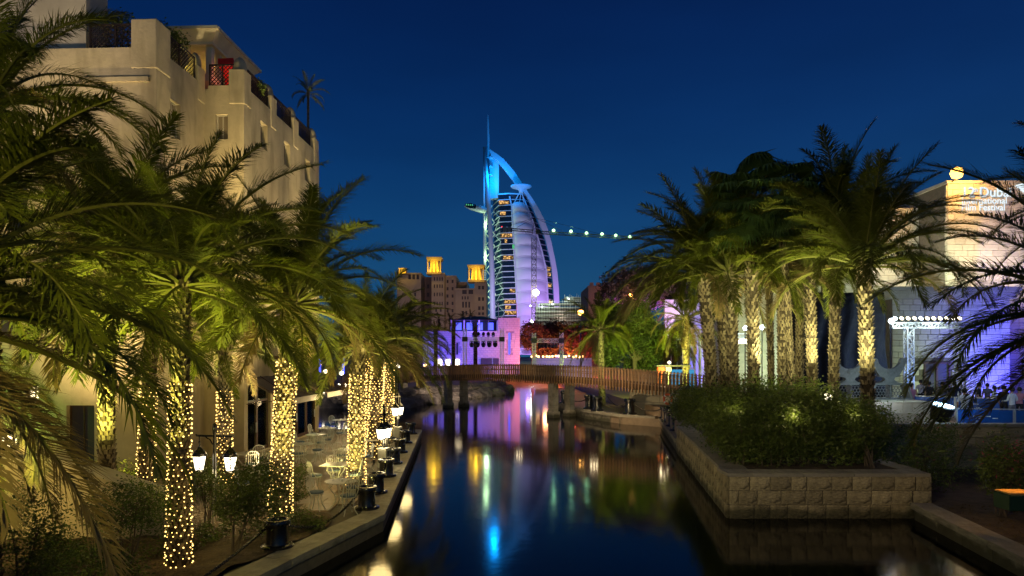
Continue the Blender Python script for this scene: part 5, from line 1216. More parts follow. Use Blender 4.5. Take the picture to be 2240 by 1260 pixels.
# ================================================================== far hotel buildings with wind towers
HY = 240.0; hs_ = HY/F
def hx_(px): return (px-1120)*hs_
def hz_(py): return CZ+(HZ-py)*hs_
def block_building(label, x0, x1, ytop, Y=HY, depth=16, m_=None, win=None, cat='building', name='hotel_building', parapet=True, cren=False, ybase=None):
    sc_ = Y/F; X0, X1 = (x0-1120)*sc_, (x1-1120)*sc_; zt = CZ+(HZ-ytop)*sc_; W = X1-X0; m_ = m_ or M['hotel']
    t = tag(empty(name, (X0, Y, 1.2)), label, cat); H = zt-1.2; holes = []
    for (a, b, c, d) in (win or []): holes.append(((a-x0)*sc_, (b-x0)*sc_, CZ+(HZ-d)*sc_-1.2, CZ+(HZ-c)*sc_-1.2))
    mb = MB(); mb.wall((0, 0, 0), (1, 0, 0), (0, -1, 0), W, H, holes, .5)
    mb.add([(0, 0, 0), (0, depth, 0), (0, depth, H), (0, 0, H), (W, 0, 0), (W, depth, 0), (W, depth, H), (W, 0, H)], [(0, 1, 2, 3), (4, 7, 6, 5), (1, 5, 6, 2), (3, 2, 6, 7)])
    mb.build('wall', m_, t, fix=False)
    pm_ = MB().box((0, 0, 0), (1, 1, 1)).mesh('window', M['hotel_dark'])
    for h in holes: inst('window', pm_, t, ((h[0]+h[1])/2, .42, (h[2]+h[3])/2), (0, 0, 0), (h[1]-h[0], .1, h[3]-h[2]))
    if parapet: MB().box((W/2, -.15, H-.25), (W+.3, .4, .5)).build('parapet', m_, t)
    if cren:
        cm = MB().box((0, 0, 0), (1, 1, 1)).mesh('merlon', m_); n = max(3, int(W/1.3))
        for i in range(n): inst('merlon', cm, t, ((i+.5)*W/n, .2, H+.35), (0, 0, 0), (W/n*.55, .5, .7))
    return t
def grid(xs, ys, w_, h_): return [(x, x+w_, y, y+h_) for x in xs for y in ys]
block_building('grey pink hotel block with dark slots under its roof, leftmost of the far group', 868, 921, 597, 236, win=grid((893, 902, 911), (599,), 6, 12)+grid((895, 906), (640, 660, 680), 4, 8))
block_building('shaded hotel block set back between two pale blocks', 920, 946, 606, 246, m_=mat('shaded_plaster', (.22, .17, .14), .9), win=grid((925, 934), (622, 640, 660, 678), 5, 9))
block_building('tall hotel block under the left wind tower', 944, 972, 597, 234, win=grid((949, 955, 961, 966), (606, 622, 640, 660), 2.5, 8)+grid((952, 962), (645+30,), 4, 7))
block_building('violet tinted hotel block right of the left wind tower', 971, 998, 603, 238, win=grid((977, 988), (612, 628, 644, 660, 676), 4, 7))
block_building('low yellow lit roof block between the wind towers', 997, 1021, 617, 244)
block_building('broad hotel block with two dark gaps below the right wind tower', 996, 1039, 631, 236, win=[(1011, 1021, 632, 643), (1025, 1035, 632, 643)]+grid((1011, 1017.5, 1024.5), (660,), 4, 13)+grid((1010, 1016, 1022), (648,), 3, 7)+grid((1011, 1018), (680,), 4, 8))
block_building('narrow hotel block beneath the right wind tower', 1038, 1064, 613, 235, win=grid((1046, 1054), (625, 650, 670), 5, 8)+grid((1046, 1054), (683,), 5, 6))
def wind_tower(label, x0, x1, y0, y1, Y, e=1.0):
    sc_ = Y/F; W = (x1-x0)*sc_; z0 = CZ+(HZ-y1)*sc_; H = (y1-y0)*sc_; t = tag(empty('wind_tower', ((x0+x1)/2*sc_-1120*sc_, Y, z0)), label, 'wind tower')
    ml = mat('wind_tower_plaster', (.55, .42, .18), .8, .1, 2, .1)
    MB().box((0, W/2-.2, H*.04), (W*1.0, W, H*.12)).build('ledge', ml, t); MB().box((0, W/2, H*.94), (W*1.04, W*1.04, H*.12)).build('cornice', ml, t); MB().box((0, W/2, H*.84), (W*.96, W*.96, H*.08)).build('cornice', ml, t)
    MB().box((0, W/2, H*.5), (W*.62, W*.62, H*.8)).build('core', ml, t)
    for i in range(5): MB().box((-W*.42+W*.21*i, 0+.35, H*.45), (W*.07, .6, H*.74)).build('fin', ml, t)
    for i in range(5):
        z = H*(.2+.13*i)
        for s in (-1, 1): MB().tube([(s*W*.40, .4, z), (s*(W*.5+.35), .4, z)], .10, 5).build('beam_end', M['dark_wood'], t)
    lamp('POINT', (0, -1.6, H*.5), 620*e, (1, .62, .04), .3, parent=t, name='lamp')
    for i in (-1, 0, 1): lamp('POINT', (i*W*.32, .02, H*.18), 230*e, (1, .60, .03), .2, parent=t, name='lamp')
wind_tower('yellow lit wind tower with fins, left one on the hotel roofs', 933, 966, 562, 599, 233)
wind_tower('yellow lit wind tower nearest the sail tower', 1023, 1060, 579, 616, 233)
wind_tower('small yellow lit wind tower half hidden by fronds at far left', 872, 888, 586, 598, 234, .5)
lamp('SPOT', (-26, 150, 6), 24000, (1, .66, .74), 1, (-24, 236, 20), 50, .9, name='hotel_flood'); lamp('SPOT', (-12, 180, 5), 10000, (1, .66, .5), 1, (-13, 236, 12), 60, .9, name='hotel_flood')
block_building('pink battlemented tower behind the dark trees', 1287, 1345, 625, 150, m_=mat('pink_plaster', (.45, .28, .22), .9), cren=True, win=grid((1300, 1318), (640,), 6, 12))
lamp('SPOT', (17, 120, 3), 5000, (1, .6, .45), .6, (19, 150, 18), 60, .9, name='tower_base_flood')
# construction site
CS = tag(empty('building_site', (0, 330, 1.2)), 'unfinished concrete building with scaffolding and work lamps right of the sail tower', 'building'); k_ = 330/F
def sx_(px): return (px-1120)*k_
def sz_(py): return CZ+(HZ-py)*k_-1.2
for i, y in enumerate(range(664, 770, 9)):
    x0 = 1172+max(0, (i < 2)*10); MB().box(((sx_(x0)+sx_(1330))/2, 8, sz_(y)), (sx_(1330)-sx_(x0), 16, .45)).build('floor_slab', M['concrete'], CS)
for i in range(13): MB().box((sx_(1176+i*12), 1.5, sz_(720)), (.35, .35, sz_(664)-sz_(776))).build('column', M['concrete'], CS)
MB().box((sx_(1250), 12, sz_(722)), (sx_(1330)-sx_(1176), 1, sz_(668)-sz_(776))).build('back_wall', M['concrete'], CS)
mb = MB()
for i in range(28): mb.bar((sx_(1174+i*5.6), -1.2, 0), (sx_(1174+i*5.6), -1.2, sz_(655 if i > 11 else 662)+random.uniform(-1, 1.5)), .10)
for y in range(660, 770, 7): mb.bar((sx_(1172), -1.2, sz_(y)), (sx_(1330), -1.2, sz_(y)), .09)
mb.build('scaffolding', M['alu'], CS, kind='stuff')
for i in range(3): MB().box((sx_(1262), 6, sz_(650+i*4)), (sx_(1287)-sx_(1236), 8, .35)).build('upper_deck', M['concrete'], CS)
mb = MB()
for i in range(14): mb.bar((sx_(1236+i*3.8), 1.8, sz_(660)), (sx_(1236+i*3.8), 1.8, sz_(645)+random.uniform(-.8, .8)), .1)
mb.build('scaffold_tops', M['alu'], CS, kind='stuff')
for i, (px, py, e) in enumerate(((1160, 670, 1), (1185, 672, 1), (1208, 666, .6), (1243, 655, .7))):
    MB().lathe([(.05, -.3), (.35, 0), (.05, .3)], 8, (sx_(px), -3, sz_(py))).build('work_lamp', M['cold'], CS); lamp('POINT', (sx_(px), -5, sz_(py)+.5), 1800*e, (.75, 1, .7), .5, parent=CS, name='light')
lamp('POINT', (sx_(1230), -14, sz_(690)), 3000, (1, .75, .5), .5, parent=CS, name='light')

# ================================================================== violet lit hall beyond the footbridge
PY_ = 108.0; ps = PY_/F
VH = tag(empty('event_hall', ((925-1120)*ps, PY_, 1.2)), 'white block walled hall with a glazed roof terrace lit violet and blue', 'building')
def vx(px): return (px-925)*ps
def vz(py): return CZ+(HZ-py)*ps-1.2
W1 = vx(1137); hm = M['violet_wall']
slots = [(vx(1112), vx(1116), vz(775), vz(728)), (vx(934), vx(936), vz(778), vz(755)), (vx(961), vx(963), vz(775), vz(750)), (vx(978), vx(980), vz(775), vz(752)), (vx(998), vx(1002), vz(775), vz(750))]
mb = MB(); mb.wall((0, 0, 0), (1, 0, 0), (0, -1, 0), W1, vz(724), slots, .4)
mb.wall((vx(1089), 0, vz(724)), (1, 0, 0), (0, -1, 0), W1-vx(1089), vz(695)-vz(724), [], .4)
D = 14
mb.add([(0, 0, 0), (0, D, 0), (0, D, vz(724)), (0, 0, vz(724)), (W1, 0, 0), (W1, D, 0), (W1, D, vz(695)), (W1, 0, vz(695)), (vx(1089), 0, vz(724)), (vx(1089), D, vz(724)), (vx(1089), D, vz(695)), (vx(1089), 0, vz(695))],
       [(0, 3, 2, 1), (4, 5, 6, 7), (3, 8, 9, 2), (8, 11, 10, 9), (11, 7, 6, 10)])
mb.build('wall', M['hall_joint'], VH, fix=False)
sb2 = simple_blocks('wall_block', hm, 4)
def in_slot(u0, u1, z0, z1): return any(u0 < s[1] and u1 > s[0] and z0 < s[3] and z1 > s[2] for s in slots)
block_wall(VH, (0, 0, 0), 0, W1, vz(724), .62, .34, sb2, thick=.04, gap=.03, name='wall_block', keep=300, jit=.1, skip=in_slot, score=lambda u, z: abs(u-vx(1080)))
block_wall(VH, (vx(1089), 0, vz(724)), 0, W1-vx(1089), vz(695)-vz(724), .62, .34, sb2, thick=.04, gap=.03, name='wall_block', keep=0, jit=.1)
for s in slots: MB().box(((s[0]+s[1])/2, .3, (s[2]+s[3])/2), (s[1]-s[0], .05, s[3]-s[2])).build('window', M['blue_glow'] if s is slots[0] else M['hotel_dark'], VH)
# roof terrace pavilion
for px in (987, 1015, 1048, 1088): MB().box((vx(px), .3, (vz(724)+vz(700))/2), (.22, .22, vz(700)-vz(724))).build('terrace_post', hm, VH)
mb = MB(); x0, x1 = vx(984), vx(1090); zt = vz(700)
mb.add([(x0, -.3, zt), (x1, -.3, zt), (x1, 8, zt), (x0, 8, zt), (x0+3, 3, zt+.75), (x1-2.5, 3, zt+.75)], [(0, 1, 5, 4), (1, 2, 5), (2, 3, 4, 5), (3, 0, 4), (3, 2, 1, 0)]); mb.build('roof', M['dark_wood'], VH)
MB().box(((x0+x1)/2, 4, (vz(724)+zt)/2), (x1-x0-.5, .2, zt-vz(724))).build('terrace_back', M['hotel_dark'], VH)
for i in range(4): MB().box((vx(1000+i*24), 3.2, vz(712)), (.9, .1, 1.2)).build('terrace_window', M['blue_glow'], VH)
for k, px in enumerate((1029, 1068, 1090, 1130)):
    t = tag(MB().tube([(0, 0, 0), (0, 0, 2.4)], .05, 6).build('flagpole', M['white_metal'], loc=((px-1120)*ps, PY_+1, 1.2+vz(724 if px < 1089 else 695))), ('pole on the roof canopy of the violet hall, leftmost', 'pole on the roof of the violet hall, second from left', 'pole at the inner corner of the raised violet block', 'pole near the right corner of the raised violet block')[k], 'pole', 'poles on the violet hall')
# ground floor openings and counters
for px in (962, 980, 1000): MB().box((vx(px), -.1, vz(794)), (.62, .1, 1.1)).build('doorway', M['strip'], VH)
for px in (1058, 1070, 1085): MB().box((vx(px), -.12, vz(792)), (.9, .12, 1.2)).build('doorway', M['hotel_dark'], VH)
VI = (.50, .28, 1); BL = (.12, .12, 1)
lamp('SPOT', (-3.5, 97, 1.6), 2000, (.09, .08, 1), .4, (-4.0, 108, 5), 115, .9, name='violet_flood')
lamp('SPOT', (-1.0, 101, 2), 600, (.45, .38, 1), .4, (-1.5, 108, 5), 110, .9, name='violet_flood')
lamp('SPOT', (-8.5, 101, 2), 800, (.10, .13, 1), .4, (-8.5, 108, 5), 110, .9, name='violet_flood')
lamp('SPOT', (-12.5, 101, 2), 2400, (.05, .06, 1), .4, (-12.3, 108, 4.5), 120, .9, name='blue_flood')
lamp('SPOT', (2.3, 106.2, 1.4), 200, (1, .03, .2), .2, (.9, 108, 5), 70, .9, name='red_flood')
lamp('POINT', (-6, 106.5, 9.2), 420, (.1, .1, 1), .3, name='terrace_blue_lamp')
lamp('SPOT', (-1, 100, 9), 350, (.55, .35, 1), .4, (0, 108, 9), 70, .9, name='violet_flood')
# palm silhouettes in front of the hall
for k, (px, yt) in enumerate(((953, 722), (992, 716), (1040, 716))):
    p = P(px, 800, 92); p.z = 1.25; h = CZ+(HZ-yt)*92/F-1.25
    palm('slim dark palm trunk against the violet wall, %s' % ('leftmost', 'middle', 'right one before the truss')[k], p, h, .3, 1.6 if k < 2 else 1.1, 12, 'palms before the violet hall', kind='lo', seed=130+k, classes=(0, 1.2))
for k, (px, py, s) in enumerate(((925, 640, 3), (880, 670, 3.5), (905, 700, 3))):
    pass
for k, (px, py) in enumerate(((1012, 693), (1030, 690), (985, 696), (960, 698))):
    p = P(px, 760, 150); p.z = 1.2; palm('dark palm top showing above the hall roof, %s' % ('second from the left', 'rightmost', 'third from the right', 'leftmost')[k], p, P(px, py, 150).z-1.2, .25, 2.0, 20, 'palms behind the violet hall', kind='lo', seed=140+k)

# truss frames with moving heads
SL0 = [None]; hn = [0]
ordn = ['first', 'second', 'third', 'fourth', 'fifth', 'sixth', 'seventh', 'eighth', 'ninth', 'tenth', 'eleventh', 'twelfth']
def stage_light(loc, lb, group, up=False):
    if SL0[0] is None:
        t = empty('stage_light'); MB().box((0, 0, .25), (.3, .25, .12)).build('base', M['black'], t)
        for s in (-1, 1): MB().box((s*.2, 0, .02), (.05, .12, .42)).build('yoke', M['black'], t)
        MB().lathe([(.05, -.28), (.15, -.26), (.17, .05), (.12, .2), (.03, .22)], 12, (0, 0, -.05)).build('head', M['black'], t, True); SL0[0] = t
    else: t = copy_tree(SL0[0])
    t.location = loc; t.rotation_euler = (math.pi if up else 0, 0, random.uniform(-.5, .5)); k = hn[0]; hn[0] += 1
    return t
def light_row(X0, X1, Y, z, n, where, group, up=False, s=1.0):
    for k in range(n):
        t = stage_light((X0+(X1-X0)*(k+.5)/n, Y, z), '', group, up); t.scale = (s,)*3
        tag(t, 'black stage lamp, %s from left, %s' % (ordn[k], where), 'stage lamp', group)
def frame(label, x0, x1, yt, yb, Y, n, where, top=True, s=1.0, m_=None):
    sc_ = Y/F; X0, X1 = (x0-1120)*sc_, (x1-1120)*sc_; zt = CZ+(HZ-yt)*sc_; zb_ = CZ+(HZ-yb)*sc_; z0 = 1.25
    t = tag(empty('stage_gantry', (X0, Y, z0)), label, 'truss'); W = X1-X0; m_ = m_ or M['alu']
    for x in (0, W): truss_mesh(MB(), (x, 0, 0), (x, 0, zt-z0), .42, .45, .05).build('upright', m_, t); MB().box((x, 0, zb_-z0), (.7, .56, .6)).build('sleeve', M['black'], t)
    truss_mesh(MB(), (.3, 0, zb_-z0), (W-.3, 0, zb_-z0), .42, .45, .05).build('crossbeam', m_, t)
    light_row(X0+.5, X1-.5, Y, zb_-.6, n, 'hanging under '+where, 'stage lamps under '+where, s=s)
    if top: light_row(X0+.8, X1-.8, Y, zb_+.62, n, 'on top of '+where, 'stage lamps on '+where, True, s=s*.7)
frame('lattice truss frame with five hanging lamps before the violet wall', 1017, 1098, 718, 742, 88, 5, 'the truss before the violet wall', s=1.35)
frame('lattice truss frame over the candle lit terrace', 1168, 1228, 728, 745, 84, 6, 'the truss over the candle terrace', False, 1.0)
# candle terrace wall
t = tag(empty('terrace_wall', ((1165-1120)*100/F, 100, 1.2)), 'grey stone terrace wall with glowing candles on top beyond the footbridge', 'wall'); tw = 130*100/F
MB().box((tw/2, .3, 1.5), (tw, .6, 3.0)).build('core', M['mortar'], t); block_wall(t, (0, 0, 0), 0, tw, 3.0, .8, .36, simple_blocks('stone_block', M['violet_wall'], 3), keep=120, thick=.05)
for k in range(16):
    px = 1165+k*7.4+random.uniform(-2, 2); z = 4.2; p = ((px-1120)*100/F, 100.1, z+random.uniform(0, .2))
    o = tag(empty('candle_lantern', p), 'glowing candle lantern on the terrace wall, %s from the left' % (ordn+['thirteenth', 'fourteenth', 'fifteenth', 'sixteenth'])[k], 'candle', 'candle lanterns on the terrace wall')
    MB().lathe([(.10, 0), (.13, .02), (.13, .25), (.10, .28)], 8).build('glass', M['candle'], o); MB().lathe([(.14, -.03), (.14, .01)], 8).build('dish', M['iron'], o)
lamp('POINT', (5, 101.5, 5), 350, (1, .35, .15), .4, name='candle_glow'); lamp('POINT', (9, 101.5, 5), 350, (1, .1, .06), .4, name='candle_glow'); lamp('SPOT', (6, 94, 2), 700, (.4, .3, 1), .4, (7, 100, 2), 110, .9, name='violet_flood')
# red lit trees and dark trees behind
def big_tree(label, px, py, Y, blobs, n, size, m_, seed, group=None, trunk=.2, z0=1.2, blossom=None):
    b = P(px, py, Y); b.z = z0; bs = [((x-px)*Y/F, dy, CZ+(HZ-y)*Y/F-z0, rx*Y/F, rx*Y/F*.8, ry*Y/F) for x, y, rx, ry, dy in blobs]
    t = tag(empty('leafy_tree', b), label, 'tree', group); inst('crown', leafmass(bs, n, size, m_, 'crown', .20, seed), t)
    rn = random.Random(seed); c0 = V(bs[0][:3]); mb = MB(); fork = V((c0.x*.3, 0, max(.6, c0.z*.45)))
    mb.tube([(0, 0, 0), fork*.5, fork], [trunk*1.3, trunk, trunk*.9], 8); mb.build('trunk', M['bark'], t)
    for bb in bs:
        for q in range(3):
            e = V(bb[:3])+V((rn.uniform(-.5, .5)*bb[3], rn.uniform(-.4, .4)*bb[4], rn.uniform(-.2, .5)*bb[5])); mb = MB(); mb.tube([fork, fork.lerp(e, .5)+V((0, 0, .3)), e], [trunk*.6, trunk*.4, trunk*.12], 6); mb.build('limb', M['bark'], t)
    if blossom: inst('blossom', leafmass([((x-px)*Y/F, -.5, CZ+(HZ-y)*Y/F-z0, rx*Y/F, rx*Y/F*.6, ry*Y/F) for x, y, rx, ry in blossom[0]], blossom[1], blossom[2], M['bougain'], 'blossom', .2, seed+2), t)['kind'] = 'stuff'
    return t
big_tree('red lit bushy tree behind the candle terrace, left one', 1165, 790, 112, [(1165, 735, 28, 28, 0), (1190, 750, 26, 26, 0)], 9000, .22, M['dark_tree'], 1)
big_tree('red lit tree in the middle behind the candle terrace', 1215, 790, 116, [(1215, 735, 34, 28, 0)], 8000, .22, M['dark_tree'], 2)
big_tree('crimson lit tree at the right of the candle terrace', 1262, 790, 108, [(1262, 745, 30, 34, 0), (1285, 760, 20, 28, 0)], 9000, .22, M['dark_tree'], 3)
for x, y, z, e, c in ((5.2, 107, 3, 2600, (1, .16, .05)), (7.5, 107, 3, 4200, (1, .3, .05)), (10.5, 102.5, 3.5, 4200, (1, .04, .03)), (12.5, 102, 3, 900, (.6, .05, .5)), (2.4, 103.5, 3, 200, (.3, .15, 1))): lamp('POINT', (x, y, z), e, c, .3, name='garden_flood')
big_tree('big green tree right of the bridge palm with brightly lit leaves', 1390, 805, 58, [(1385, 700, 42, 38, 0), (1360, 745, 38, 36, 0), (1415, 740, 40, 36, 0), (1440, 770, 26, 24, 0), (1345, 690, 26, 26, 1)], 30000, .115, M['tree'], 4)
big_tree('dark spreading tree behind the green one with pink blossom showing', 1420, 800, 74, [(1370, 630, 55, 38, 0), (1430, 620, 60, 36, 0), (1340, 655, 30, 30, 0), (1480, 640, 40, 40, 0)], 26000, .15, M['dark_tree'], 5, blossom=([(1345, 660, 30, 16), (1410, 655, 42, 20)], 4200, .12))
big_tree('low dark shrubbery tree at the foot of the gold lit palm', 1465, 815, 60, [(1330, 785, 26, 18, 0), (1400, 795, 40, 14, 0)], 7000, .12, M['tree'], 6)
lamp('SPOT', (9.5, 47, 2.5), 6500, (.72, 1, .16), .3, (11.5, 58, 6.5), 95, .9, name='tree_flood'); lamp('SPOT', (13, 47.5, 1.6), 2200, (.8, 1, .15), .3, (13, 58, 5), 95, .9, name='tree_flood')
lamp('SPOT', (15, 66, 6), 4500, (1, .55, .8), .3, (14, 74, 10), 95, .9, name='blossom_flood')
palm('palm between the mooring platform and the green tree, lit from below', (7.2, 54.5, .5), 6.3, .26, 3.6, 34, 'palm trees on the far right bank', lean=(-.2, 0), kind='mid', seed=201)
lamp('SPOT', (7.0, 49.5, 1.0), 1300, (1, .85, .4), .2, (7, 54.5, 6.5), 90, .9, name='palm_flood')
for k, (px, cy2, Y, lb, L) in enumerate(((1500, 690, 52, 'golden lit palm before the blue stage', 3.6), (1488, 745, 56, 'shorter trunk beside the golden lit palm', 2.6), (1474, 735, 60, 'thin palm just left of the golden lit palm', 3.0), (1462, 760, 57, 'short palm at the foot of the green tree', 2.4), (1340, 745, 70, 'slim palm left of the green tree', 3.0))):
    b = P(px, 815, Y); b.z = 1.2; palm(lb, b, P(px, cy2, Y).z-1.2, .27 if k == 0 else .2, L, 34 if k == 0 else 20, 'palm trees on the far right bank', kind='mid', seed=210+k)
lamp('SPOT', (12.0, 47.0, 1.5), 4200, (1, .66, .10), .2, (13.2, 52, 8.5), 90, .9, name='palm_flood'); lamp('POINT', (14.9, 50.6, 7.0), 30, (1, .6, .06), .2, name='palm_lamp')
def street_lamp(px, py, Y, lb, m_='sodium', r=.28, e=120, c=(1, .5, .12)):
    p = P(px, py, Y); t = tag(empty('street_lamp', (p.x, p.y, 1.2)), lb, 'street lamp'); h = p.z-1.2
    MB().tube([(0, 0, 0), (0, 0, h-.3)], .07, 8).build('pole', M['iron'], t); MB().lathe([(r*.7, .0), (r*.5, r*.5), (.03, r*.7)], 12, (0, 0, h+r*.6)).build('hood', M['iron'], t)
    MB().lathe([(.02, -r), (r*.7, -r*.7), (r, 0), (r*.7, r*.6), (.02, r*.7)], 14, (0, 0, h)).build('globe', M[m_], t, True); lamp('POINT', (0, -.5, h), e, c, .2, parent=t, name='light')
street_lamp(1270, 683, 95, 'orange street lamp shining left of the bridge palm', e=500, r=.42)
street_lamp(1380, 645, 72, 'small orange street lamp in the dark tree', r=.2, e=60); street_lamp(1384, 652, 72.6, 'second small orange lamp just below the first in the dark tree', r=.14, e=20)
street_lamp(1590, 640, 55, 'orange lamp glimpsed between the planter palm trunks', r=.2, e=120)
street_lamp(1597, 652, 56, 'smaller orange lamp beside the one between the palm trunks', r=.16, e=60)
# ================================================================== blue stage and lit kiosks at the right of the bridge
t = tag(empty('stage_backdrop', ((1455-1120)*72/F, 72, 1.2)), 'violet blue lit stage wall behind the golden palm', 'stage'); k_ = 72/F
MB().box((130*k_, .3, 4.6), (260*k_, .6, 9.2)).build('wall', M['violet_wall'], t)
for i in range(9): MB().box((i*29*k_+.3, -.06, 4.6), (.12, .12, 9.2)).build('mullion', M['alu'], t)
for x, e, c in ((17, 1500, (.12, .1, 1)), (20.5, 900, (.35, .25, 1)), (24.5, 900, (.75, .6, 1)), (27.5, 900, (.6, 1, .75))): lamp('SPOT', (x, 66, 1.8), e*2.4, c, .4, (x, 72, 5), 110, .9, name='stage_flood')
def tower_truss(px, yt, Y, lb):
    p = P(px, 800, Y); t = tag(empty('truss_tower', (p.x, Y, 1.2)), lb, 'truss'); H = CZ+(HZ-yt)*Y/F-1.2
    truss_mesh(MB(), (0, 0, .1), (0, 0, H), .5, .6, .06).build('lattice', M['alu'], t); MB().box((0, 0, .05), (1.0, 1.0, .1)).build('base_plate', M['black'], t)
tower_truss(1475, 745, 62, 'white lattice truss tower left of the golden palm'); tower_truss(1513, 735, 60, 'white lattice truss tower right of the golden palm'); tower_truss(1537, 730, 58, 'lattice truss tower beside the leftmost planter palm')
t = tag(empty('stage_truss', (P(1465, 740, 61).x, 61, P(0, 738, 61).z)), 'horizontal white lattice truss of the blue stage', 'truss'); truss_mesh(MB(), (0, 0, 0), (3.4, 0, 0), .5, .6, .06).build('lattice', M['alu'], t)
t = tag(empty('kiosk', (P(1437, 800, 52).x, 52, 1.2)), 'small kiosk with a red lit post and a bright cyan window', 'kiosk')
MB().box((.3, 0, 1.2), (.5, .4, 2.4)).build('red_post', mat('red_panel', (.6, .08, .03), .6), t); MB().box((.85, 0, 1.2), (.4, .4, 2.4)).build('white_post', M['white_metal'], t); MB().box((2.0, .6, 1.1), (1.9, .3, 2.2)).build('window', glow('cyan_window', (.1, .55, 1), .5, False), t); MB().box((1.2, .1, 2.5), (2.6, 1.0, .10)).build('roof', M['hotel_dark'], t)
MB().lathe([(.02, -.12), (.14, 0), (.02, .12)], 8, (.85, -.4, 2.75)).build('lamp', M['lantern'], t); lamp('POINT', (.7, -.8, 2.2), 30, (1, .7, .45), .1, parent=t, name='light')
t = tag(empty('service_cart', (P(1490, 822, 41).x, 41, 1.2)), 'white topped service cart with a black box at the bridge end', 'cart')
MB().cbox((0, 0, .95), (1.1, .8, .08), .02).build('roof', M['white_metal'], t)
for x in (-.5, .5):
    for y in (-.35, .35): MB().tube([(x*.9, y, .3), (x, y, .92)], .025, 6).build('post', M['white_metal'], t)
MB().cbox((0, 0, .35), (1.2, .8, .25), .05).build('body', M['black'], t)
for x in (-.4, .4):
    for y in (-.4, .4):
        w_ = MB().lathe([(.15, -.04), (.17, -.03), (.17, .03), (.15, .04)], 12).build('wheel', M['black'], t, loc=(x, y, .17)); w_.rotation_euler = (rad(90), 0, 0)
MB().cbox((1.0, 0, .75), (.65, .55, .55), .04).build('speaker_box', M['black'], t)

# ================================================================== limestone landmark building on the right
WY = 56.0; ws = WY/F
WB_ = tag(empty('limestone_hall', (0, 0, 1.2)), 'pale limestone hall with cornice and projected lettering at the upper right', 'building')
def wx(px, Y=WY): return (px-1120)*Y/F
def wz(py, Y=WY): return CZ+(HZ-py)*Y/F-1.2
lbk = simple_blocks('stone_block', M['limestone'], 5)
x0, x1 = wx(2073), wx(2073)+16
# main corner block : front
MB().box(((x0+x1)/2, WY+6, wz(402)/2), (x1-x0-.02, 11.9, wz(402))).build('core', M['mortar'], WB_)
block_wall(WB_, (x0, WY+.05, 0), 0, x1-x0, wz(402), .95, .5, lbk, thick=.08, gap=.02, keep=300, score=lambda u, z: (u > 7.2)*100+(-z if z > 4 else 50), skip=lambda a, b, c, d: False)
MB().box(((x0+x1)/2, WY+6, wz(402)+.12), (x1-x0+.3, 12.3, .24)).build('coping', M['limestone'], WB_)
# chamfered side and recessed wing to the left
a = V((wx(2034, 60), 60.0)); b = V((x0, WY+.05)); ang = math.atan2((b-a).y, (b-a).x)
MB().prism([(a.x+.05, a.y+.06), (b.x+.05, b.y+.06), (b.x+.3, 66), (a.x+.05, 66)], 0, wz(402)-.1).build('core', M['mortar'], WB_)
block_wall(WB_, (a.x, a.y, 0), ang, (b-a).length, wz(405), .95, .5, lbk, thick=.07, gap=.02, keep=110, score=lambda u, z: -z)
X0, X1 = wx(1905, 60), wx(2036, 60); zt = wz(455, 60)
MB().box(((X0+X1)/2, 62.5, zt/2), (X1-X0-.02, 4.9, zt)).build('core', M['mortar'], WB_)
block_wall(WB_, (X0, 60.05, 0), 0, X1-X0, zt, .95, .5, lbk, thick=.07, gap=.02, keep=190, score=lambda u, z: -z)
for i, (px, yt) in enumerate(((1998, 440), (2012, 428), (2026, 415))): MB().box((wx(px+7, 60), 62, (zt+wz(yt, 60))/2), (14*60/F, 3, wz(yt, 60)-zt)).build('stepped_parapet', M['limestone'], WB_)
# cornice ledge
zc = wz(635, 52)
for (dz, pr, h_) in ((0, .55, .28), (-.28, .38, .24), (-.55, .2, .3)): MB().box(((wx(1935, 52)+wx(2200, 52))/2, 53.2-pr/2, zc+dz), (wx(2200, 52)-wx(1935, 52)+pr, 4+pr, h_)).build('cornice', M['limestone'], WB_)
MB().box(((wx(1945, 52)+wx(2200, 52))/2, 53.6, (zc-.7)/2), (wx(2200, 52)-wx(1945, 52), 4.0, zc-.7)).build('core', M['mortar'], WB_)
dx0, dx1 = wx(2014, 52)-wx(1945, 52), wx(2067, 52)-wx(1945, 52)
block_wall(WB_, (wx(1945, 52), 51.58, 0), 0, wx(2200, 52)-wx(1945, 52), zc-.7, .85, .45, simple_blocks('stone_block', M['limestone'], 4), thick=.05, gap=.03, keep=200, skip=lambda a, b, c, d: a < dx1 and b > dx0 and c < 2.75, score=lambda u, z: u)
dr = MB().box(((wx(2014, 52)+wx(2067, 52))/2, 51.62, 1.35), (dx1-dx0+.2, .12, 2.7)).build('door', M['hotel_dark'], WB_)
for x in (wx(2014, 52), wx(2040, 52), wx(2067, 52)): MB().box((x, 51.5, 1.35), (.12, .12, 2.7)).build('frame', M['dark_wood'], dr)
MB().box(((wx(2014, 52)+wx(2067, 52))/2, 51.5, 2.72), (dx1-dx0+.3, .14, .14)).build('frame', M['dark_wood'], dr)
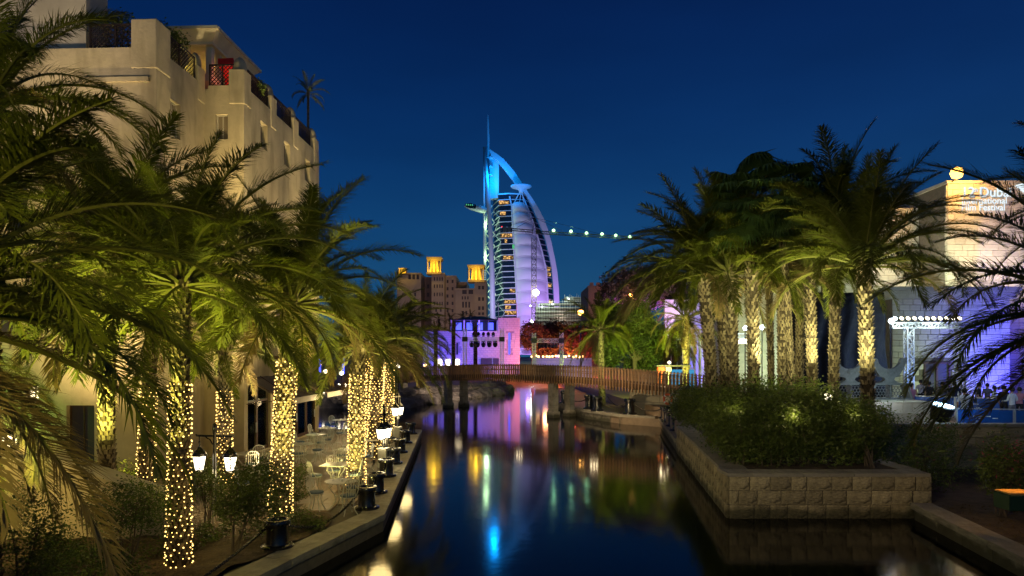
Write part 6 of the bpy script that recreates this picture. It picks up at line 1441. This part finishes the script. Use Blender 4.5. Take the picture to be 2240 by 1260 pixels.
# wing with arched windows behind the palms
X0, X1 = wx(1600, 62), wx(1912, 62); zt = wz(572, 62)
arch = [(wx(1781+i*12, 62)-X0, wx(1789+i*12, 62)-X0, wz(640, 62), wz(592, 62)) for i in range(3)]
mb = MB(); mb.wall((X0, 62, 0), (1, 0, 0), (0, -1, 0), X1-X0, zt, arch, .4); mb.add([(X0, 62, zt), (X1, 62, zt), (X1, 70, zt), (X0, 70, zt), (X0, 62, 0), (X0, 70, 0)], [(0, 1, 2, 3), (4, 0, 3, 5)]); mb.build('wing_wall', M['limestone'], WB_, fix=False)
block_wall(WB_, (X0, 62, 0), 0, X1-X0, zt, 1.0, .5, lbk, thick=.05, gap=.03, keep=290, skip=lambda a, b, c, d: any(a < h[1]+.05 and b > h[0]-.05 and c < h[3] and d > h[2] for h in arch), score=lambda u, z: -u)
for h in arch:
    MB().box((X0+(h[0]+h[1])/2, 62.3, (h[2]+h[3])/2), (h[1]-h[0], .1, h[3]-h[2])).build('window', M['yellow_window'] if False else M['hotel_dark'], WB_)
    for s in (h[0]-.12, h[1]+.12): MB().tube([(X0+s, 61.9, h[2]), (X0+s, 61.9, h[3]-.2)], .1, 8).build('colonnette', M['limestone'], WB_)
# projected lettering
def text_obj(s, size, loc, parent, m_, rz=0.0, ext=.004, name='lettering'):
    cu = bpy.data.curves.new(name, 'FONT'); cu.body = s; cu.size = size; cu.extrude = ext; cu.offset = .012*size; tmp = bpy.data.objects.new('tmp', cu); link(tmp)
    dg = bpy.context.evaluated_depsgraph_get(); me = bpy.data.meshes.new_from_object(tmp.evaluated_get(dg)); bpy.data.objects.remove(tmp)
    me.materials.clear(); me.materials.append(m_); o = inst(name, me, parent, loc, (rad(90), 0, rz)); return o
PJ = tag(empty('projected_sign', (wx(2100), WY-.16, CZ)), 'white projected film festival lettering on the upper stone wall', 'sign')
def zz(py): return (HZ-py)*ws
text_obj('12', 30*ws, (0, 0, zz(431)), PJ, M['projection']); text_obj('th', 12*ws, (25*ws*.9+.15, 0, zz(420)), PJ, M['projection'])
text_obj('Dubai', 30*ws, (36*ws+.1, 0, zz(431)), PJ, M['projection']); text_obj('International', 19.5*ws, (0, 0, zz(446)), PJ, M['projection']); text_obj('Film Festival', 19.5*ws, (0, 0, zz(461)), PJ, M['projection'])
mb = MB()
for i in range(9): # swirl of bars projected right of the words
    a = i*.42; mb.tube([((118+i*4)*ws, 0, zz(408+i*3)), ((132+i*5)*ws, 0, zz(404+i*4.5)), ((150+i*6)*ws, 0, zz(408+i*6))], .06, 4)
mb.build('emblem', M['projection'], PJ)
# sodium lamp on the roof corner
t = tag(empty('roof_lamp', (wx(2080), WY-.6, 1.2+wz(402))), 'brilliant orange lamp burning on the corner of the limestone hall', 'lamp')
MB().tube([(0, .6, .1), (0, 0, .25), (0, -.1, .45)], .05, 6).build('bracket', M['iron'], t); MB().lathe([(.03, -.5), (.36, -.36), (.5, 0), (.36, .36), (.03, .5)], 16, (0, -.15, .68)).build('globe', M['sodium_hot'], t, True)
lamp('POINT', (0, -1.4, .3), 1600, (1, .48, .10), .3, parent=t, name='light')
# floods of the hall
lamp('SPOT', (31, 53.6, 10.6), 1500, (1, .82, .66), .4, (37, 59, 12.5), 130, .9, name='hall_flood')
lamp('SPOT', (38.5, 52.6, 10.2), 1500, (1, .82, .58), .4, (40, 56.2, 13), 150, .9, name='hall_flood')
lamp('SPOT', (37.2, 46.5, 1.8), 6500, (.05, .04, 1), .4, (36.6, 51.6, 4.5), 100, .9, name='violet_flood')
lamp('SPOT', (42, 44, 2), 900, (.9, .7, .8), .4, (42, 56, 12), 70, .9, name='hall_flood')
lamp('SPOT', (33.5, 53.6, 10.5), 900, (.75, 1, .62), .4, (35, 60, 13), 130, .9, name='hall_flood')
lamp('SPOT', (32.0, 46, 1.5), 1100, (.75, 1, .6), .4, (34, 52, 4), 120, .9, name='green_white_flood')
lamp('SPOT', (30, 55, 2), 3000, (.9, 1, .62), .4, (29, 62, 8), 120, .9, name='hall_flood'); lamp('SPOT', (24, 55, 2), 2600, (.75, 1, .75), .4, (24, 62, 7), 120, .9, name='hall_flood')
lamp('SPOT', (31.5, 55.5, 8), 350, (.35, .25, 1), .3, (32.5, 60, 9), 120, .9, name='violet_flood')
# black stage cloth
X0, X1 = (1722-1120)*47/F, (1948-1120)*47/F; z1 = CZ+(HZ-640)*47/F; vs = []; fs = []; nu, nv = 60, 24
for j in range(nv+1):
    for i in range(nu+1):
        q, s = i/nu, j/nv; x = X0+(X1-X0)*q-(.5*s*q); z = 1.25+(z1-1.25)*s
        y = 47+.10*math.sin(q*38+2*math.sin(s*5))+.25*mnoise.noise(V((q*5, s*3, 1)))+.8*(1-s)*0
        vs.append((x, y, z))
for j in range(nv):
    for i in range(nu): a = j*(nu+1)+i; fs.append((a, a+1, a+nu+2, a+nu+1))
t = tag(empty('stage_cloth', (0, 0, 0)), 'huge black cloth screen hanging behind the wooden cradles', 'screen')
c_ = MB().add(vs, fs).build('cloth', M['black_cloth'], t, True, fix=False); c_.modifiers.new('s', 'SOLIDIFY').thickness = .02
for x in (X0, (X0+X1)/2, X1-.4): MB().tube([(x, 47.5, 1.2), (x, 47.5, z1)], .06, 6).build('pole', M['alu'], t)
lamp('SPOT', (27, 43.5, 1.6), 1500, (.3, .5, 1), .3, (25, 46.5, 4.5), 80, .9, name='blue_flood')
# light truss beside the cloth
LT = tag(empty('lighting_truss', ((1950-1120)*46/F, 46, 1.2)), 'white lighting truss carrying a row of brilliant lamps on a lattice leg', 'truss'); k_ = 46/F
zt = CZ+(HZ-712)*k_-1.2
truss_mesh(MB(), (0, 0, zt), (155*k_, 0, zt), .35, .45, .045).build('crossbeam', M['alu'], LT); truss_mesh(MB(), (38*k_, 0, 0), (38*k_, 0, zt-.2), .42, .5, .05).build('leg', M['alu'], LT); truss_mesh(MB(), (150*k_, 0, 0), (150*k_, 0, zt-.2), .42, .5, .05).build('leg', M['alu'], LT)
for i in range(11):
    x = (4+i*14)*k_; cn = MB().lathe([(.05, -.2), (.13, -.17), (.17, .1)], 10, (0, 0, 0)).build('lamp_can', M['black'], LT, loc=(x, -.15, zt+.42)); cn.rotation_euler = (rad(60), 0, 0)
    MB().lathe([(.02, -.01), (.14, 0), (.02, .01)], 10).build('lens', M['cold'] if i in (0, 4) else M['lantern'], cn, loc=(0, 0, .10))
lamp('POINT', (26.2, 45.2, 6.5), 220, (.8, 1, .85), .2, name='truss_glow'); lamp('POINT', (28.4, 45.2, 6.6), 180, (.8, 1, .85), .2, name='truss_glow')
for k, (px, py, Y) in enumerate(((1631, 718, 50), (1668, 716, 50), (1950, 702, 45.6))):
    t = tag(empty('floodlight', P(px, py, Y)), ('greenish white floodlight seen between the palm trunks, left one', 'greenish white floodlight seen between the palm trunks, right one', 'star bright lamp at the left end of the lighting truss')[k], 'floodlight')
    MB().lathe([(.02, -.18), (.15, -.1), (.19, 0), (.15, .1), (.02, .18)], 12).build('lens', M['cold'], t, True); MB().tube([(0, .1, 0), (0, .1, 1.2-t.location.z)], .04, 6).build('stand', M['iron'], t)
    lamp('POINT', (0, -.9, 0), (140, 140, 40)[k], (.7, 1, .8), .15, parent=t, name='light')
t = tag(empty('stage_rail', P(1630, 720, 51)), 'short lighting rail between the planter palm trunks', 'truss'); truss_mesh(MB(), (-1.9, 0, -.5), (.6, 0, -.5), .3, .4, .045).build('lattice', M['alu'], t); t2_ = MB().box((-.6, 0, -.9), (1.9, .2, .35)).build('light_bar', M['lantern'], t)

# carved wooden cradles
def cradle(px, label, W=1.45):
    Y = 36.0; k_ = Y/F; t = tag(empty('wooden_cradle', ((px-1120)*k_, Y, 2.15)), label, 'cradle', 'carved wooden cradles on the plinth'); mw = mat('carved_wood', (.12, .13, .13), .5, .3, 5, .4)
    # trapezoid lattice box
    lo, hi, h = W*.78, W*.62, .85
    MB().slab([(-lo, 0), (lo, 0), (lo, .09), (-lo, .09)], -.35, .35).build('base_rail', mw, t); MB().slab([(-hi-.05, h-.09), (hi+.05, h-.09), (hi, h), (-hi, h)], -.3, .3).build('top_rail', mw, t)
    for s in (-1, 1): MB().slab([(s*lo, .09), (s*(lo-.12), .09), (s*(hi-.12), h-.09), (s*hi, h-.09)], -.32, .32).build('end_post', mw, t)
    MB().box((0, 0, h/2), (.07, .5, h-.2)).build('mullion', mw, t)
    mb = MB(); r_ = .095
    for j in range(4):
        for i in range(-9, 10):
            x = i*r_*1.75+(j % 2)*r_*.87; z = .17+j*r_*1.6
            if abs(x) > hi-.14+(h-z)*.12: continue
            mb.tube([(x+r_*math.cos(a_*math.pi/3), -.3, z+r_*math.sin(a_*math.pi/3)) for a_ in range(7)], .014, 4, False)
    mb.build('fretwork', mw, t, fix=False)
    # waisted stand
    pts = []
    for i in range(9): a_ = math.pi*i/8; pts.append((-.30-.0*i+(-.28)*math.cos(a_)*-1*0, 0))
    w2 = W*.5
    prof = [(-w2*.9, h), (-w2*.55, h+.06), (-w2*.32, h+.18), (-w2*.38, h+.30), (-w2*.8, h+.36), (-w2*.8, h+.40), (w2*.8, h+.40), (w2*.8, h+.36), (w2*.38, h+.30), (w2*.32, h+.18), (w2*.55, h+.06), (w2*.9, h)]
    MB().slab(prof, -.16, .16).build('stand', mw, t)
    # crescent with two horns
    zb0 = h+.40; out_ = [(-w2*.72, zb0), (w2*.72, zb0), (w2*1.02, zb0+.35), (w2*1.32, zb0+.92), (w2*.98, zb0+.92)]
    for i in range(9): a_ = math.pi*i/8; out_.append((w2*.86*math.cos(a_)*.98, zb0+.86-.52*math.sin(a_)))
    out_ += [(-w2*.98, zb0+.92), (-w2*1.32, zb0+.92), (-w2*1.02, zb0+.35)]
    MB().slab(out_, -.12, .12).build('crescent', mw, t)
    MB().lathe([(.09, -.03), (.13, -.02), (.13, .02), (.05, .03)], 16).build('rosette', mw, t, loc=(0, -.15, zb0+.18)).rotation_euler = (rad(90), 0, 0)
    return t
cradle(1857, 'carved wooden cradle with crescent horns between the slender and the front palm'); cradle(1943, 'carved wooden cradle with crescent horns right of the front palm')
lamp('POINT', (19.3, 34.0, 3.4), 40, (.6, .9, .8), .3, name='cradle_light'); lamp('SPOT', (17.5, 32.5, 2.3), 160, (.8, .9, 1), .2, (19, 36, 3.3), 100, .9, name='cradle_light')
# blue barriers
def barrier(a, b, label, n=5, text='DIFF'):
    a, b = V(a), V(b); L = (b-a).length; ang = math.atan2((b-a).y, (b-a).x)
    for i in range(n):
        p = a.lerp(b, i/n); t = tag(empty('crowd_barrier', (p.x, p.y, 1.2), ang), '%s %s' % (('first', 'second', 'third', 'fourth', 'fifth', 'sixth')[i], label), 'barrier', 'blue printed crowd barriers'); w_ = L/n-.06
        MB().box((w_/2, 0, .6), (w_-.06, .03, .92)).build('printed_board', M['blue_board'], t)
        f = MB()
        for q, r_ in (((0, 0, 0), (0, 0, 1.12)), ((w_, 0, 0), (w_, 0, 1.12)), ((0, 0, 1.1), (w_, 0, 1.1)), ((0, 0, .1), (w_, 0, .1))): f.bar(q, r_, .04)
        f.build('frame', M['alu'], t)
        for x in (.2, w_-.2): MB().box((x, 0, .03), (.06, .6, .05)).build('foot', M['alu'], t)
        mb = MB(); r2 = random.Random(i)
        for k in range(6): mb.box((w_*(.25+r2.random()*.5), -.02, .35+r2.random()*.5), (.28*r2.random()+.08, .008, .035))
        mb.build('print', M['white_print'], t)
barrier((20.9, 37.0), (31.5, 29.0), 'blue barrier board from the left in the back row behind the crowd', 5)
barrier((18.0, 27.6), (24.0, 26.2), 'blue barrier board from the left in the front row at the boundary wall', 3)
lamp('SPOT', (22, 26, 7), 500, (.55, .75, 1), .3, (24, 32, 1.8), 100, .9, name='crowd_flood'); lamp('POINT', (30, 34, 6), 320, (.25, .25, 1), .4, name='blue_flood')
# floodlight standing in the plaza
t = tag(empty('round_floodlight', P(2060, 905, 27)), 'round black floodlight with a brilliant lens tilted up behind the boundary wall', 'floodlight')
h_ = MB().lathe([(.12, -.45), (.34, -.35), (.42, .1), (.44, .2), (.40, .2), (.3, 0)], 20).build('housing', M['black'], t, True, loc=(0, 0, .1)); h_.rotation_euler = (rad(12), rad(8), 0)
l_ = MB().lathe([(.02, 0), (.38, 0), (.38, .03), (.02, .05)], 20).build('lens', glow('flood_lens', (.5, .8, 1), 14, False), t, True, loc=(.02, -.05, .33)); l_.rotation_euler = (rad(12), rad(8), 0)
MB().box((0, 0, -.6), (.5, .3, .5)).build('yoke', M['black'], t); lamp('POINT', (.1, -.3, .7), 60, (.4, .7, 1), .2, parent=t, name='light')

# ================================================================== people behind the barriers
SKIN = mat('skin', (.42, .25, .17), .6, .05, 5, 0); HAIR = mat('dark_hair', (.015, .012, .01), .6)
def person(label, loc, rz, shirt, trousers, s=1.0, pose=0, long=False):
    t = tag(empty('person', loc, rz), label, 'person')
    J = {'pel': (0, 0, .95), 'wai': (0, 0, 1.08), 'che': (0, 0, 1.32), 'nek': (0, .0, 1.49), 'hd0': (0, -.01, 1.58), 'hd1': (0, -.02, 1.70), 'hd2': (0, -.01, 1.76)}
    ar = .08 if pose == 0 else .2
    for sd, n in ((-1, 'l'), (1, 'r')):
        J['sh'+n] = (sd*.19, 0, 1.42); J['el'+n] = (sd*(.25+ar*.3), .02, 1.15); J['wr'+n] = (sd*(.24+ar*.2), -.10-(.15 if pose == 1 else 0), .92+(.2 if pose == 1 else 0)); J['ha'+n] = (sd*(.23+ar*.1), -.14-(.2 if pose == 1 else 0), .84+(.26 if pose == 1 else 0))
        J['hp'+n] = (sd*.1, 0, .90); J['kn'+n] = (sd*.12, -.03*sd, .50); J['an'+n] = (sd*.13, .03*sd, .09); J['to'+n] = (sd*.15, -.15+.03*sd, .03)
    Rr = dict(pel=.155, wai=.135, che=.165, nek=.058, hd0=.075, hd1=.092, hd2=.06)
    for n in 'lr': Rr.update({'sh'+n: .075, 'el'+n: .048, 'wr'+n: .032, 'ha'+n: .04, 'hp'+n: .10, 'kn'+n: .066, 'an'+n: .045, 'to'+n: .04})
    E = [('pel', 'wai'), ('wai', 'che'), ('che', 'nek'), ('nek', 'hd0'), ('hd0', 'hd1'), ('hd1', 'hd2')]
    for n in 'lr': E += [('che', 'sh'+n), ('sh'+n, 'el'+n), ('el'+n, 'wr'+n), ('wr'+n, 'ha'+n), ('pel', 'hp'+n), ('hp'+n, 'kn'+n), ('kn'+n, 'an'+n), ('an'+n, 'to'+n)]
    K = list(J); me = bpy.data.meshes.new('body'); me.from_pydata([V(J[k]) for k in K], [(K.index(a), K.index(b)) for a, b in E], [])
    o = bpy.data.objects.new('tmpbody', me); link(o); o.modifiers.new('k', 'SKIN'); me.skin_vertices[0].data[0].use_root = True
    for i, k in enumerate(K): me.skin_vertices[0].data[i].radius = (Rr[k], Rr[k]*(.72 if k in ('pel', 'wai', 'che') else 1))
    sm = o.modifiers.new('s', 'SUBSURF'); sm.levels = 1; sm.render_levels = 1
    dg = bpy.context.evaluated_depsgraph_get(); m2 = bpy.data.meshes.new_from_object(o.evaluated_get(dg)); bpy.data.objects.remove(o)
    m2.materials.clear(); [m2.materials.append(x) for x in (SKIN, shirt, trousers, M['black'])]
    for f in m2.polygons:
        c = f.center; f.use_smooth = True
        f.material_index = 0 if (c.z > 1.5 or (abs(c.x) > .2 and c.z < (1.2 if not long else .95) and c.z > .7)) else (1 if c.z > .93 else (3 if c.z < .08 else 2))
    b = inst('body', m2, t); 
    MB().lathe([(.03, .19), (.075, .17), (.1, .11), (.103, .04), (.09, -.02)], 12, (0, .015, 1.63)).build('hair', HAIR, t, True)
    t.scale = (s, s, s); return t
def cloth(n, c): return mat(n, c, .85, .1, 8, .1)
ws_, nv, gy, rd, bk_ = cloth('white_shirt', (.6, .62, .65)), cloth('navy_cloth', (.02, .03, .08)), cloth('grey_cloth', (.15, .15, .17)), cloth('pink_shirt', (.5, .2, .25)), cloth('black_clothes', (.02, .02, .022))
pp = [((2110, 30.5), 'person in a white shirt and dark trousers standing before the blue barriers', ws_, nv, 0, 2.8), ((1995, 36.5), 'person in a pink top near the stone plinth', rd, gy, 0, .4), ((2032, 39.0), 'person in black standing behind the barriers near the door', bk_, bk_, 1, 3), ((2062, 38), 'person in a grey shirt raising both hands behind the barriers', gy, bk_, 1, 3.3),
      ((2088, 37.5), 'person in a dark jacket behind the white shirted one', nv, bk_, 0, 2.5), ((2142, 36), 'person in black watching to the right of the white shirt', bk_, nv, 0, .8), ((2196, 33), 'person in dark clothes near the right edge, left one', nv, bk_, 0, 2), ((2214, 32.5), 'person in a white top near the right edge, arms raised', ws_, gy, 1, 3.4), ((2230, 33.5), 'person in a pink shirt cut by the right edge', rd, bk_, 0, 2.6),
      ((2160, 38), 'person in a grey top far behind the barriers', gy, nv, 0, 3), ((2176, 35), 'person in a white shirt far behind, facing the hall', ws_, bk_, 0, 1.2), ((2014, 42), 'person in a white shirt beside the lattice truss leg', ws_, bk_, 0, 2.2)]
for (px, Y), lb, a_, b_, po, rz in pp: person(lb, ((px-1120)/F*Y, Y, 1.2), rz, a_, b_, random.uniform(.94, 1.03), po, po == 1)
# overall warm light of the plaza
lamp('POINT', (18, 33, 7), 120, (.8, .85, 1), .5, name='plaza_light')
lamp('SPOT', (3.0, 42, 7), 1600, (1, .75, .45), .4, (7.5, 47, .6), 80, .9, name='quay_flood')
lamp('SPOT', (-1.5, 63, 3.0), 1500, (1, .80, .62), .4, (-7, 69, .8), 110, .9, name='bank_flood')

# tidy: fixtures with nothing to show are plain lamps; group leftovers
for o in list(sc.objects):
    if o.type == 'EMPTY' and not o.children and o.parent is None: bpy.data.objects.remove(o)
